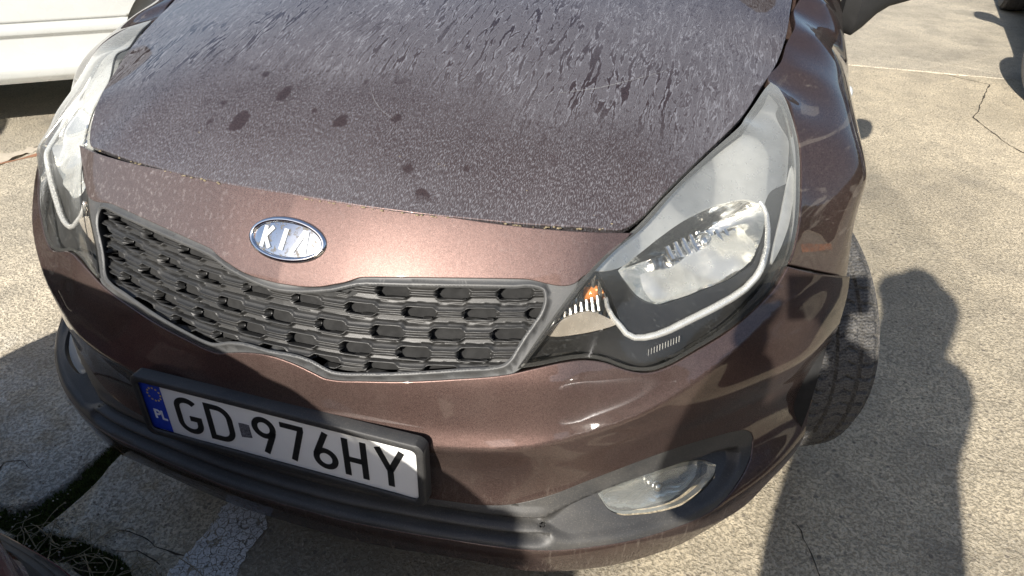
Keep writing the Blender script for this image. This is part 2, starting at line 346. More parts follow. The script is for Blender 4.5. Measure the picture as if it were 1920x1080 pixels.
# ------------------------------------------------------------------ materials
class NT:
    def __init__(s,name):
        s.m=bpy.data.materials.new(name); s.m.use_nodes=True; s.t=s.m.node_tree; s.n=s.t.nodes; s.n.clear()
        s.out=s.n.new('ShaderNodeOutputMaterial')
    def link(s,a,b): s.t.links.new(a,b)
    def put(s,inp,v):
        if hasattr(v,'is_linked') or hasattr(v,'links'): s.link(v,inp)
        elif isinstance(v,(tuple,list)) and inp.type=='RGBA': inp.default_value=(*v[:3],1)
        else: inp.default_value=v
    def coord(s,scale=(1,1,1),loc=(0,0,0),rot=(0,0,0),kind='Object'):
        tc=s.n.new('ShaderNodeTexCoord'); mp=s.n.new('ShaderNodeMapping')
        s.link(tc.outputs[kind],mp.inputs[0]); mp.inputs['Scale'].default_value=scale; mp.inputs['Location'].default_value=loc; mp.inputs['Rotation'].default_value=rot
        return mp.outputs[0]
    def noise(s,vec,scale=5,detail=3,rough=.5,dist=0,color=False):
        n=s.n.new('ShaderNodeTexNoise'); s.link(vec,n.inputs['Vector']); n.inputs['Scale'].default_value=scale; n.inputs['Detail'].default_value=detail
        n.inputs['Roughness'].default_value=rough; n.inputs['Distortion'].default_value=dist
        return n.outputs['Color' if color else 'Fac']
    def voro(s,vec,scale=5,feature='F1',out='Distance',rand=1):
        n=s.n.new('ShaderNodeTexVoronoi'); n.feature=feature; s.link(vec,n.inputs['Vector']); n.inputs['Scale'].default_value=scale; n.inputs['Randomness'].default_value=rand
        return n.outputs[out]
    def ramp(s,f,stops,interp='LINEAR'):
        r=s.n.new('ShaderNodeValToRGB'); r.color_ramp.interpolation=interp
        e=r.color_ramp.elements
        while len(e)<len(stops): e.new(.5)
        for k,(p,c) in enumerate(stops):
            e[k].position=p; e[k].color=(*c,1) if isinstance(c,(tuple,list)) else (c,c,c,1)
        s.link(f,r.inputs[0]); return r.outputs[0]
    def math(s,op,a,b=0.,clamp=False):
        n=s.n.new('ShaderNodeMath'); n.operation=op; n.use_clamp=clamp; s.put(n.inputs[0],a); s.put(n.inputs[1],b); return n.outputs[0]
    def rng(s,v,a,b,c=0.,d=1.,smooth=True):
        n=s.n.new('ShaderNodeMapRange'); n.interpolation_type='SMOOTHSTEP' if smooth else 'LINEAR'
        s.put(n.inputs[0],v)
        for i,x in enumerate((a,b,c,d)): n.inputs[i+1].default_value=x
        return n.outputs[0]
    def mix(s,f,a,b,mode='MIX'):
        n=s.n.new('ShaderNodeMix'); n.data_type='RGBA'; n.blend_type=mode; s.put(n.inputs[0],f); s.put(n.inputs[6],a); s.put(n.inputs[7],b); return n.outputs[2]
    def xyz(s,v):
        n=s.n.new('ShaderNodeSeparateXYZ'); s.link(v,n.inputs[0]); return n.outputs
    def vadd(s,a,b,k=1.):
        n=s.n.new('ShaderNodeVectorMath'); n.operation='MULTIPLY_ADD'; s.put(n.inputs[0],b); n.inputs[1].default_value=k if isinstance(k,(tuple,list)) else (k,k,k); s.put(n.inputs[2],a); return n.outputs[0]
    def bump(s,h,strength=.3,dist=.002,prev=None):
        n=s.n.new('ShaderNodeBump'); n.inputs['Strength'].default_value=strength; n.inputs['Distance'].default_value=dist; s.link(h,n.inputs['Height'])
        if prev is not None: s.link(prev,n.inputs['Normal'])
        return n.outputs[0]
    def bsdf(s,base=(.5,.5,.5),rough=.5,metal=0.,normal=None,coat=0.,coat_rough=.03,spec=.5,coat_n=None,trans=0.,tint=None):
        b=s.n.new('ShaderNodeBsdfPrincipled'); s.put(b.inputs['Base Color'],base); s.put(b.inputs['Roughness'],rough); s.put(b.inputs['Metallic'],metal)
        s.put(b.inputs['Coat Weight'],coat); b.inputs['Coat IOR'].default_value=1.5; s.put(b.inputs['Coat Roughness'],coat_rough); s.put(b.inputs['Specular IOR Level'],spec)
        b.inputs['Transmission Weight'].default_value=trans
        if tint: b.inputs['Specular Tint'].default_value=(*tint,1)
        if normal is not None: s.link(normal,b.inputs['Normal'])
        if coat_n is not None: s.link(coat_n,b.inputs['Coat Normal'])
        return b.outputs[0]
    def mixs(s,f,a,b):
        n=s.n.new('ShaderNodeMixShader'); s.put(n.inputs[0],f); s.link(a,n.inputs[1]); s.link(b,n.inputs[2]); return n.outputs[0]
    def done(s,sh): s.link(sh,s.out.inputs[0]); return s.m

def simple(name,base,rough=.5,metal=0.,var=.12,scale=40,bump=0.,bscale=300,coat=0.,spec=.5):
    t=NT(name); c=t.coord(); n=t.noise(c,scale,4,.6)
    lo=tuple(x*(1-var) for x in base); hi=tuple(x*(1+var) for x in base)
    col=t.ramp(n,[(.3,lo),(.7,hi)]); nb=None
    if bump: nb=t.bump(t.noise(c,bscale,3,.6),bump,.001)
    r=t.rng(t.noise(c,scale*1.7,3),.3,.7,max(rough-.06,.02),rough+.06)
    return t.done(t.bsdf(col,r,metal,nb,coat,spec=spec))

def paint(name,base,mode='bumper',metal=.72):
    t=NT(name); c=t.coord(); X,Y,Z=t.xyz(c)
    fl=t.voro(c,1500,'F1','Color'); fx=t.xyz(fl)[0]
    k=t.rng(fx,0,1,.55,1.5,False)
    col=t.mix(1.,base,t.mix(1.,(1,1,1),k,'MULTIPLY'),'MULTIPLY')
    fn=t.bump(fx,.16,.0006)
    orange=t.bump(t.noise(c,160,2,.5),.02,.0006)           # faint ripple of the clear coat
    p=t.bsdf(col,.30 if mode=='hood' else .42 if mode=='nose' else .37,metal,fn,1.,.025,coat_n=orange,spec=.15,tint=(.10,.07,.06))
    # dust
    speck=t.ramp(t.noise(c,700,2,.7),[(.60,0),(.72,1)])
    film=t.rng(t.noise(c,7,4,.6),.35,.75,.02,.10)
    if mode=='hood':
        warp=t.noise(t.coord((9,5,0)),1,3,.55,color=True)
        v=t.vadd(t.coord((1,1,0)),warp,(.035,.05,0))
        wig=t.noise(t.coord((110,60,0)),1,3,.6,color=True); v=t.vadd(v,wig,(.0085,.006,0))
        mp=t.n.new('ShaderNodeMapping'); mp.inputs['Scale'].default_value=(72,6.0,1); t.link(v,mp.inputs[0])
        n=t.noise(mp.outputs[0],1,2,.45)
        d=t.math('ABSOLUTE',t.math('SUBTRACT',n,.5))
        core=t.rng(d,.022,.034,1,0); rim=t.math('MULTIPLY',t.rng(d,.020,.036,0,1),t.rng(d,.036,.064,1,0))
        mp2=t.n.new('ShaderNodeMapping'); mp2.inputs['Scale'].default_value=(150,19,1); mp2.inputs['Location'].default_value=(3,5,0); t.link(v,mp2.inputs[0])
        n2=t.noise(mp2.outputs[0],1,2,.5); d2=t.math('ABSOLUTE',t.math('SUBTRACT',n2,.5)); core2=t.rng(d2,.012,.03,1,0); rim2=t.math('MULTIPLY',t.rng(d2,.012,.03,0,1),t.rng(d2,.03,.055,1,0))
        big=t.rng(t.noise(t.coord((2.3,1.6,0)),1,3,.5),.38,.58)
        wob=t.math('ADD',Y,t.math('MULTIPLY',t.math('SUBTRACT',t.noise(t.coord((5,0,0)),1,2),.5),.22))
        mid=t.math('MULTIPLY',t.rng(wob,.36,.52),t.rng(wob,.80,.98,1,.35))
        front=t.rng(wob,.30,.60,1,0)
        # crackle of dried drops towards the front edge
        cv=t.vadd(t.coord((1,.42,0)),t.noise(t.coord((40,20,0)),1,3,.6,color=True),(.012,.012,0))
        mp3=t.n.new('ShaderNodeMapping'); mp3.inputs['Scale'].default_value=(620,430,1); t.link(cv,mp3.inputs[0])
        cr=t.noise(mp3.outputs[0],1,3,.65)
        crack=t.math('MULTIPLY',t.ramp(cr,[(.50,0),(.62,1)]),t.math('ADD',t.math('MULTIPLY',front,.55),.10))
        streaky=t.math('MULTIPLY',t.noise(t.coord((70,9,0)),1,3,.6),.12)
        edge=t.math('MULTIPLY',t.rng(Y,.20,.30,1,0),.08)
        f=t.math('ADD',film,t.math('MULTIPLY',mid,t.math('MULTIPLY_ADD',big,.10,)) if False else t.math('MULTIPLY',mid,.22))
        f=t.math('ADD',f,t.math('MULTIPLY',t.math('MULTIPLY',rim,mid),t.math('MULTIPLY_ADD' if False else 'MULTIPLY',t.noise(c,230,2,.7),.95)))
        f=t.math('ADD',f,t.math('MULTIPLY',t.math('MULTIPLY',rim2,mid),t.math('MULTIPLY',t.noise(c,260,2,.7),.40)))
        f=t.math('ADD',f,crack); f=t.math('ADD',f,streaky); f=t.math('ADD',f,edge)
        f=t.math('ADD',f,t.math('MULTIPLY',speck,.10))
        clean=t.math('MAXIMUM',t.math('MULTIPLY',t.math('MULTIPLY',core,mid),t.math('MULTIPLY_ADD' if False else 'MULTIPLY',big,.95)),t.math('MULTIPLY',t.math('MULTIPLY',core2,t.rng(wob,.25,.45)),.6))
        # drops dried to dark patches near the front, in clusters
        sv=t.vadd(t.coord((1,.8,0)),t.noise(t.coord((34,34,0)),1,2,.6,color=True),(.022,.022,0))
        mp4=t.n.new('ShaderNodeMapping'); mp4.inputs['Scale'].default_value=(21,21,1); mp4.inputs['Location'].default_value=(.35,.1,0); t.link(sv,mp4.inputs[0])
        vn=t.voro(mp4.outputs[0],1); vr=t.xyz(t.voro(mp4.outputs[0],1,'F1','Color'))[0]
        rad=t.rng(vr,.30,1,0,.42,False)
        spot=t.math('MULTIPLY',t.rng(t.math('SUBTRACT',rad,vn),-.02,.05),t.math('MULTIPLY',t.rng(Y,.42,.47,1,0),t.math('MULTIPLY',t.rng(Y,.205,.225),t.math('MULTIPLY',t.rng(X,-.30,-.24),t.rng(X,.24,.30,1,0)))))
        clean=t.math('MAXIMUM',clean,t.math('MULTIPLY',spot,.9))
        # long fine scratches
        f=t.math('MULTIPLY',f,t.math('SUBTRACT',1.,clean))
        dustc=(.33,.335,.365); f=t.math('MULTIPLY',f,.50)
    elif mode=='fender':
        hair=t.ramp(t.noise(t.coord((260,70,260),rot=(.2,.3,.1)),1,3,.7),[(.55,0),(.70,1)])
        smear=t.math('MULTIPLY',t.rng(t.noise(t.coord((10,3,26),rot=(.5,0,.2)),1,3,.5,2.),.58,.66),.12)
        f=t.math('ADD',t.math('MULTIPLY',speck,.15),t.math('ADD',t.math('MULTIPLY',hair,.07),t.math('ADD',.012,smear)))
        side=t.rng(Z,.83,.87,1,.35); f=t.math('MULTIPLY',f,side); dustc=(.36,.32,.27)
    elif mode=='nose':
        hair=t.ramp(t.noise(t.coord((150,150,60)),1,4,.7),[(.54,0),(.68,1)])
        left=t.rng(X,-.30,.05,1,.25)
        f=t.math('ADD',t.math('MULTIPLY',left,t.math('ADD',t.math('MULTIPLY',hair,.22),.08)),t.math('MULTIPLY',speck,.10)); dustc=(.40,.37,.36)
    else:
        run=t.ramp(t.noise(t.coord((170,170,13)),1,3,.7),[(.56,0),(.70,1)])
        low=t.rng(Z,.30,.40,1,0)
        f=t.math('ADD',t.math('MULTIPLY',speck,.13),t.math('MULTIPLY',t.math('MULTIPLY',run,low),.14))
        f=t.math('ADD',f,t.math('MULTIPLY',film,.45)); dustc=(.36,.31,.26)
    dust=t.bsdf(dustc,.95,0,None,spec=.1)
    return t.done(t.mixs(f,p,dust))

def lens_mat(name,haze=.12,tint=(.97,.96,.92)):
    t=NT(name); c=t.coord()
    tr=t.n.new('ShaderNodeBsdfTransparent'); tr.inputs[0].default_value=(*tint,1)
    gl=t.n.new('ShaderNodeBsdfGlossy'); gl.inputs['Roughness'].default_value=.06; gl.inputs[0].default_value=(1,1,1,1)
    fr=t.n.new('ShaderNodeFresnel'); fr.inputs[0].default_value=1.5
    a=t.mixs(t.math('MULTIPLY',fr.outputs[0],.7),tr.outputs[0],gl.outputs[0])
    X,Y,Z=t.xyz(c)
    df=t.n.new('ShaderNodeBsdfDiffuse'); df.inputs[0].default_value=(.60,.62,.60,1)
    tl=t.n.new('ShaderNodeBsdfTranslucent'); tl.inputs[0].default_value=(.60,.62,.60,1)
    d=t.mixs(.1,df.outputs[0],tl.outputs[0])
    up=t.rng(t.math('ADD',Z,t.math('MULTIPLY',t.math('SUBTRACT',t.noise(c,12,3),.5),.08)),.60,.80,.10,1.5)
    sp=t.ramp(t.noise(c,420,3,.75),[(.60,0),(.72,1)])
    scr=t.ramp(t.noise(t.coord((60,420,200),rot=(.4,.5,.3)),1,2,.5),[(.64,0),(.70,1)])
    f=t.math('ADD',t.math('MULTIPLY',up,haze),t.math('ADD',t.math('MULTIPLY',sp,.035),t.math('MULTIPLY',scr,.04)))
    lw=t.n.new('ShaderNodeLayerWeight'); lw.inputs[0].default_value=.5
    f=t.math('MULTIPLY',f,t.math('MULTIPLY_ADD',t.math('POWER',lw.outputs['Facing'],2.),5.,) if False else t.math('ADD',1.,t.math('MULTIPLY',t.math('POWER',lw.outputs['Facing'],2.),5.)),True)
    return t.done(t.mixs(f,a,d))

def chrome_mat(name,base=(.86,.86,.87),rough=.08,flute=None,wob=.0,dirt=0.):
    t=NT(name); c=t.coord(); h=None; nb=None
    if wob: nb=t.bump(t.noise(t.coord((14,14,34)),1,2,.5,1.2),wob,.02)
    if flute: 
        w=t.n.new('ShaderNodeTexWave'); w.wave_type='BANDS'; w.bands_direction='X'; w.wave_profile='SIN'; w.inputs['Scale'].default_value=flute; w.inputs['Distortion'].default_value=.6
        t.link(c,w.inputs['Vector']); nb=t.bump(w.outputs['Fac'],.55,.004,nb)
    sh=t.bsdf(base,t.rng(t.noise(c,30,3),.3,.7,rough*.7,rough*1.4),1.,nb)
    if dirt:
        f=t.math('MULTIPLY',t.ramp(t.noise(c,90,5,.7),[(.52,0),(.62,1)]),dirt)
        sh=t.mixs(f,sh,t.bsdf((.10,.085,.06),.9))
    return t.done(sh)

def plastic(name,base,rough=.55,dust=.12,grain=.25,spec=.5):
    t=NT(name); c=t.coord()
    nb=t.bump(t.noise(c,900,2,.6),grain,.0006)
    n=t.noise(c,22,5,.65)
    sh=t.bsdf(t.ramp(n,[(.3,tuple(x*.85 for x in base)),(.7,tuple(x*1.15 for x in base))]),rough,0,nb,spec=spec)
    f=t.math('MULTIPLY',t.math('ADD',t.rng(t.noise(c,9,4,.6),.35,.7,.2,.8),t.math('MULTIPLY',t.ramp(t.noise(c,480,3,.7),[(.55,0),(.7,1)]),1.6)),dust)
    return t.done(t.mixs(f,sh,t.bsdf((.33,.30,.25),.95,spec=.1)))

def concrete(name,seed=0.,base=(.73,.625,.45),worn=False):
    t=NT(name); c=t.coord(kind='Object'); c=t.vadd(c,(seed*3.7,seed*1.9,0))
    v1=t.vadd(c,t.noise(c,60,2,.5,color=True),.006)
    agg=t.voro(v1,150,'F1','Color'); ax,ay,az=t.xyz(agg); ad=t.voro(v1,150)
    big=t.voro(v1,58,'F1','Color'); bx,by,bz_=t.xyz(big); bd=t.voro(v1,58)
    blot=t.noise(c,1.6,5,.62); med=t.noise(c,9,5,.65); fine=t.noise(c,520,3,.7); grit=t.noise(c,210,4,.75)
    col=t.ramp(blot,[(.30,tuple(x*.74 for x in base)),(.50,base),(.72,tuple(x*1.16 for x in base))])
    col=t.mix(t.rng(med,.36,.66,.0,.55),col,tuple(x*y for x,y in zip(base,(.62,.63,.66))))
    # pale and dark stones showing at the worn surface
    stone=t.math('MULTIPLY',t.rng(ad,.16,.34,1,0),t.rng(ax,.55,.75))
    col=t.mix(t.math('MULTIPLY',stone,.55),col,t.mix(ay,(.17,.15,.13),(.55,.50,.42)))
    dark=t.math('MULTIPLY',t.rng(bd,.20,.36,1,0),t.rng(bx,.80,.86))
    col=t.mix(t.math('MULTIPLY',dark,.75),col,t.mix(by,(.10,.095,.09),(.24,.20,.17)))
    if worn:
        X,Y,Z=t.xyz(t.coord()); wb=t.noise(t.coord(),5.5,4,.6); wv=t.math('MULTIPLY',t.math('SUBTRACT',wb,.5),.55)
        xx=t.math('ADD',X,wv); yy=t.math('ADD',Y,wv)
        pale=t.math('MULTIPLY',t.rng(xx,-.44,-.29,1,0),t.rng(yy,.20,.55,1,0)); pale=t.math('MULTIPLY',pale,t.rng(t.noise(t.coord(),11,4,.65),.38,.60))
        col=t.mix(t.math('MULTIPLY',pale,.65),col,(.80,.80,.75))
        oil=t.math('MULTIPLY',t.math('MULTIPLY',t.rng(xx,-.30,-.15),t.rng(xx,.45,.75,1,0)),t.rng(yy,.3,.6,1,0))
        oil=t.math('MAXIMUM',oil,t.math('MULTIPLY',t.rng(t.noise(t.vadd(t.coord(),(2.,7.,0)),2.3,4,.6),.52,.70),.8))
        col=t.mix(t.math('MULTIPLY',oil,.60),col,(.20,.185,.16))
    co=t.noise(c,120,4,.7); col=t.mix(t.rng(co,.45,.63,0,.6),col,tuple(x*.42 for x in base)); col=t.mix(t.rng(t.noise(t.vadd(c,(5,3,0)),150,3,.6),.55,.68,0,.5),col,(.70,.64,.52))
    col=t.mix(t.rng(grit,.48,.64,0,.62),col,tuple(x*.38 for x in base))
    col=t.mix(t.rng(fine,.56,.70,0,.45),col,(.58,.52,.43))
    h=t.math('ADD',t.math('MULTIPLY',grit,1.),t.math('ADD',t.math('MULTIPLY',fine,.35),t.math('MULTIPLY',med,1.2)))
    h=t.math('ADD',h,t.math('MULTIPLY',stone,.25)); h=t.math('SUBTRACT',h,t.math('MULTIPLY',t.ramp(t.noise(c,75,3,.6),[(.62,0),(.72,1)]),.6))
    h=t.math('SUBTRACT',h,t.math('MULTIPLY',t.rng(co,.45,.65),.8))
    nb=t.bump(h,1.,.0032)
    return t.done(t.bsdf(col,.93,0,nb,spec=.25))
# ------------------------------------------------------------------ the setting: concrete slabs over a dirt bed
def setting():
    M_dirt=simple('joint_dirt',(.15,.125,.085),.95,0,.5,60,.6,200)
    g=mesh_obj('ground',[(-90,-90,GZ-.035),(90,-90,GZ-.035),(90,90,GZ-.035),(-90,90,GZ-.035)],[(0,1,2,3)],M_dirt,None,False); tag(g,kind='structure')
    mats=[concrete('concrete_a',0,worn=True),concrete('concrete_b',1,(.68,.60,.46),True),concrete('concrete_c',2,(.71,.625,.475))]
    far=concrete('concrete_far',3)
    def slab(poly,mat,name='slab',jit=.004):
        d=curve(np.array(poly,float),.05,True,20)
        d=d+rng.normal(0,jit,d.shape)*.6; n=len(d)
        i1=inset(d,.0025); i2=inset(d,.007)
        zz=rng.normal(0,.0012,n)
        V=[(x,y,GZ-.05) for x,y in d]+[(x,y,GZ-.008+z) for (x,y),z in zip(d,zz)]+[(x,y,GZ-.003+z*.5) for (x,y),z in zip(i1,zz)]+[(x,y,GZ) for x,y in i2]
        F_=[]
        for k in range(3):
            for i in range(n): j=(i+1)%n; F_.append((k*n+i,k*n+j,(k+1)*n+j,(k+1)*n+i))
        F_.append(tuple(3*n+i for i in range(n)))
        if area(d)<0: F_=[f[::-1] for f in F_]
        o=mesh_obj(name,V,F_,mat,g,True,None,30); return o
    xj=[-9.6,-6.0,-2.36,-.66,3.6,7.6,11.6]; yj=[-8.2,-4.1,-.075,4.10,8.2,12.3,16.4]
    near=[(-.640,-.072),(-.628,-.01),(-.622,.06),(-.630,.12),(-.622,.3),(-.615,1.0),(-.61,2.),(-.61,4.085),(3.585,4.11),(3.585,-.05),(1.5,-.07),(.4,-.085),(-.2,-.11),(-.355,-.105),(-.385,-.082),(-.44,-.060),(-.49,-.062),(-.53,-.058),(-.58,-.066)]
    left=[(-.735,-.045),(-.715,-.02),(-.70,-.004),(-.682,.06),(-.676,.12),(-.668,.19),(-.655,.6),(-.645,1.2),(-.64,4.085),(-2.345,4.085),(-2.345,-.03),(-1.4,-.03)]
    low=[(-.59,-.125),(-.52,-.108),(-.47,-.122),(-.40,-.15),(-.2,-.17),(.5,-.14),(3.585,-.12),(3.585,-4.08),(-.64,-4.08),(-.66,-.16)]
    slab(near,mats[0]); slab(left,mats[1]); slab(low,mats[2])
    for i in range(len(xj)-1):
        for j in range(len(yj)-1):
            if (i,j) in ((3,2),(2,2),(3,1)): continue
            slab([(xj[i]+.012,yj[j]+.012),(xj[i+1]-.012,yj[j]+.012),(xj[i+1]-.012,yj[j+1]-.012),(xj[i]+.012,yj[j+1]-.012)],mats[(i*2+j)%3] if (i,j)!=(3,3) else mats[1])
    # concrete beyond the slabs that can be told apart
    V=[];F_=[]
    for (x0,x1,y0,y1) in ((-90,-9.62,-90,90),(11.62,90,-90,90),(-9.62,11.62,-90,-8.22),(-9.62,11.62,16.42,90)):
        k=len(V); V+=[(x0,y0,GZ),(x1,y0,GZ),(x1,y1,GZ),(x0,y1,GZ)]; F_.append((k,k+1,k+2,k+3))
    mesh_obj('yard_concrete',V,F_,far,g,False)
    # hair cracks
    M_crack=simple('crack_dirt',(.06,.05,.035),.95)
    def crack(pts,w,mat=M_crack,name='crack'):
        p=curve(np.array(pts,float),.02,False,5); n=len(p); p=p+np.cumsum(rng.normal(0,.004,p.shape),0)*.6
        t=np.gradient(p,axis=0); t/=np.linalg.norm(t,axis=1)[:,None]; nn=np.stack([-t[:,1],t[:,0]],1)
        ww=w*(.35+1.0*np.abs(np.sin(np.arange(n)*.55+rng.random()*6)*rng.random(n)+.3)); ww[0]=ww[-1]=.0005
        V=[(*(a+b*c),GZ+.0015) for a,b,c in zip(p,nn,ww)]+[(*(a-b*c),GZ+.0015) for a,b,c in zip(p,nn,ww)]
        mesh_obj(name,V,[(i,i+1,n+i+1,n+i) for i in range(n-1)],mat,g,False)
    crack([(1.86,4.10),(2.109,3.95),(1.98,3.6),(1.955,3.479),(1.888,3.333),(1.95,3.055),(2.02,2.9),(2.06,2.6),(2.2,2.2)],.0038)
    crack([(1.83,4.19),(2.10,4.40),(2.455,4.74),(2.8,5.0)],.006,simple('crack_filler',(.50,.44,.34),.9))
    crack([(1.70,.95),(1.76,.80),(1.74,.62),(1.80,.42)],.002)
    crack([(-.30,-.02),(-.38,-.008),(-.44,.004),(-.49,.0)],.0016); crack([(-.33,-.055),(-.40,-.045),(-.46,-.052)],.0018)
    crack([(-.80,.06),(-.84,.075),(-.88,.06),(-.86,.02)],.0014)
    crack([(.93,.45),(.98,.30),(.95,.16)],.0016)
    crack([(-2.62,.85),(-2.50,1.10),(-2.37,1.34),(-2.30,1.48),(-2.18,1.72)],.012,simple('joint_filler',(.30,.15,.085),.9),'joint_line')
    crack([(-2.66,.88),(-2.40,1.375),(-2.26,1.66)],.045,simple('mortar',(.50,.44,.35),.92),'mortar_line')
    # worn white paint
    t=NT('worn_white_paint'); c=t.coord()
    n=t.noise(c,34,5,.65); sp=t.voro(t.vadd(c,t.noise(c,40,2,.5,color=True),.01),70); crk=t.voro(t.vadd(c,t.noise(c,30,3,.6,color=True),.02),58,'DISTANCE_TO_EDGE')
    keep=t.math('MULTIPLY',t.ramp(n,[(.34,0),(.39,1)]),t.math('MULTIPLY',t.rng(crk,.015,.05),t.rng(sp,.10,.16)))
    keep=t.math('MULTIPLY',keep,t.ramp(t.noise(c,260,3,.7),[(.36,0),(.44,1)]))
    tr=t.n.new('ShaderNodeBsdfTransparent'); pt=t.bsdf(t.ramp(t.noise(c,120,4,.7),[(.3,(.52,.51,.49)),(.7,(.80,.79,.76))]),.85,0,t.bump(t.noise(c,200,3,.6),.4,.002))
    M_paint=t.done(t.mixs(keep,tr.outputs[0],pt))
    pts=[(-.278,.150),(-.25,.118),(-.20,.125),(-.168,.085),(-.175,.03),(-.165,-.03),(-.17,-.10),(-.29,-.10),(-.30,-.06),(-.292,-.02),(-.288,.05),(-.295,.10),(-.283,.13)]
    d=curve(np.array(pts),.008,True,5)+rng.normal(0,.0016,(len(curve(np.array(pts),.008,True,5)),2))
    o=mesh_obj('road_marking',[(x,y,GZ+.003) for x,y in d],[tuple(range(len(d)))],M_paint,None,False); tag(o,kind='structure')
    # moss in the joint, with dry stalks
    M_moss=simple('moss',(.085,.115,.022),.95,0,.5,120)
    V=[];F_=[]
    def clump(x,y,s):
        k=len(V)
        for q in range(5):
            a=random.random()*6.28; r=s*(.3+random.random()); h=s*(.5+random.random()*1.2)
            b=(x+r*math.cos(a)*.7,y+r*math.sin(a)*.7,GZ-.03+random.random()*.01)
            kk=len(V); w=s*.55; aa=random.random()*6.28
            V.extend([(b[0]-w*math.cos(aa),b[1]-w*math.sin(aa),b[2]+.012),(b[0]+w*math.cos(aa),b[1]+w*math.sin(aa),b[2]+.012),(b[0]+r*.5*math.cos(a),b[1]+r*.5*math.sin(a),b[2]+.014+h)]); F_.append((kk,kk+1,kk+2))
    for _ in range(2600):
        u=random.random(); y=-.07+u*.62; x=-.653+.004*math.sin(y*30)+random.gauss(0,.011)+ (-.02 if y<.02 else 0)*random.random()
        clump(x,y,.0055)
    for _ in range(2600):
        x=random.uniform(-.80,-.22); c=-.088-.02*math.sin((x+.4)*8) if x>-.62 else -.09
        if random.random()<.5 and -.56<x<-.40: continue
        clump(x,c+random.gauss(0,.017),.006)
    for _ in range(500):
        clump(-.655+random.gauss(0,.03),-.085+random.gauss(0,.03),.006)
    o=mesh_obj('moss',V,F_,M_moss,None,False); tag(o,'dark green moss grown into the gap between the concrete slabs','moss',kind='stuff')
    b=MB()
    for _ in range(55):
        x=random.gauss(-.40,.10) if random.random()<.72 else random.gauss(-.64,.05); y=-.09+random.gauss(0,.028); a=random.gauss(.5,.9); L=random.uniform(.03,.12); bend=random.gauss(0,.4); p=[]
        for k in range(6):
            tt=k/5-.5; aa=a+bend*tt; p.append((x+L*tt*math.cos(aa),y+L*tt*math.sin(aa),GZ-.004+.012*random.random()*(1 if 0<k<5 else .4)+.006))
        b.add(*tube(p,random.uniform(.0006,.0013),4))
    tag(b.obj('dry_stalks',simple('dry_stalk',(.32,.26,.16),.9,0,.4,30)),'thin dry brown stalks tangled over the mossy joint','dry stalks',kind='stuff')
    # loose grit
    b=MB()
    for _ in range(420):
        if random.random()<.5: x,y=random.gauss(-.62,.12),random.gauss(-.06,.07)
        else: x,y=random.uniform(-1.1,1.9),random.uniform(-.1,1.6)
        s=random.uniform(.0012,.0036); b.sphere((x,y,GZ+s*.3),s,5,3,(1,random.uniform(.6,1),.7))
    tag(b.obj('grit',simple('grit',(.34,.30,.24),.9,0,.6,300)),'small loose grit scattered over the concrete','grit',kind='stuff')

# ------------------------------------------------------------------ materials shared by the cars
BROWN=(.090,.058,.051)
P_bumper=paint('brown_paint',BROWN,'bumper'); P_hood=paint('brown_paint_dusty',BROWN,'hood'); P_fend=paint('brown_paint_side',BROWN,'fender'); P_nose=paint('brown_paint_nose',BROWN,'nose')
M_trim=plastic('black_trim_plastic',(.028,.029,.031),.5,.13); M_surr=plastic('grey_grille_plastic',(.046,.048,.050),.45,.08); M_grille=plastic('black_grille_plastic',(.020,.0205,.021),.42,.045,spec=.4)
M_black=simple('rubber_seal',(.012,.012,.012),.7); M_cavity=simple('dark_cavity',(.010,.010,.010),.9)
M_chrome=chrome_mat('chrome',rough=.06); M_bowl=chrome_mat('headlight_reflector',(.92,.92,.90),.13,None,.10); M_flute=chrome_mat('fluted_reflector',(.88,.88,.86),.10,26)
M_badge=chrome_mat('badge_disc',(.64,.67,.71),.10,dirt=.85); M_badgel=simple('badge_letter',(.50,.51,.52),.35,.2)
M_shelf=simple('reflector_shelf_metal',(.84,.84,.81),.22,.80,.05); M_satin=simple('satin_silver_bezel',(.56,.57,.57),.32,.6,.08); M_bezel=plastic('dark_bezel',(.010,.010,.0105),.3,.03); M_stripw=simple('side_reflector',(.62,.63,.63),.35)
M_wing=simple('indicator_wing',(.52,.47,.41),.25,.55,.10)
M_lens=lens_mat('headlight_lens',.07); M_clear=lens_mat('fog_lens',1.6,(.96,.94,.86))
def amber():
    t=NT('amber_bulb'); c=t.coord(); return t.done(t.bsdf((.70,.26,.07),.10,.35,t.bump(t.noise(c,500,2),.3,.001),.8))
M_amber=amber(); M_strip=simple('bright_strip',(.84,.85,.86),.28,.65,.04); M_mark=simple('moulded_mark_plastic',(.05,.05,.05),.4)
M_glass=simple('tinted_glass',(.012,.014,.015),.04,0,.1,3,coat=.6)
M_plate=simple('plate_white',(.80,.80,.78),.38,0,.03,15); M_ink=simple('plate_black',(.012,.012,.012),.45); M_blue=simple('plate_blue',(.015,.05,.42),.4); M_star=simple('plate_yellow',(.75,.55,.06),.4); M_pw=simple('plate_letter_white',(.8,.8,.8),.4)
M_frame=plastic('plate_frame_plastic',(.020,.021,.023),.55,.08)
M_holo=simple('worn_sticker',(.16,.16,.18),.5,.3,.7,300)

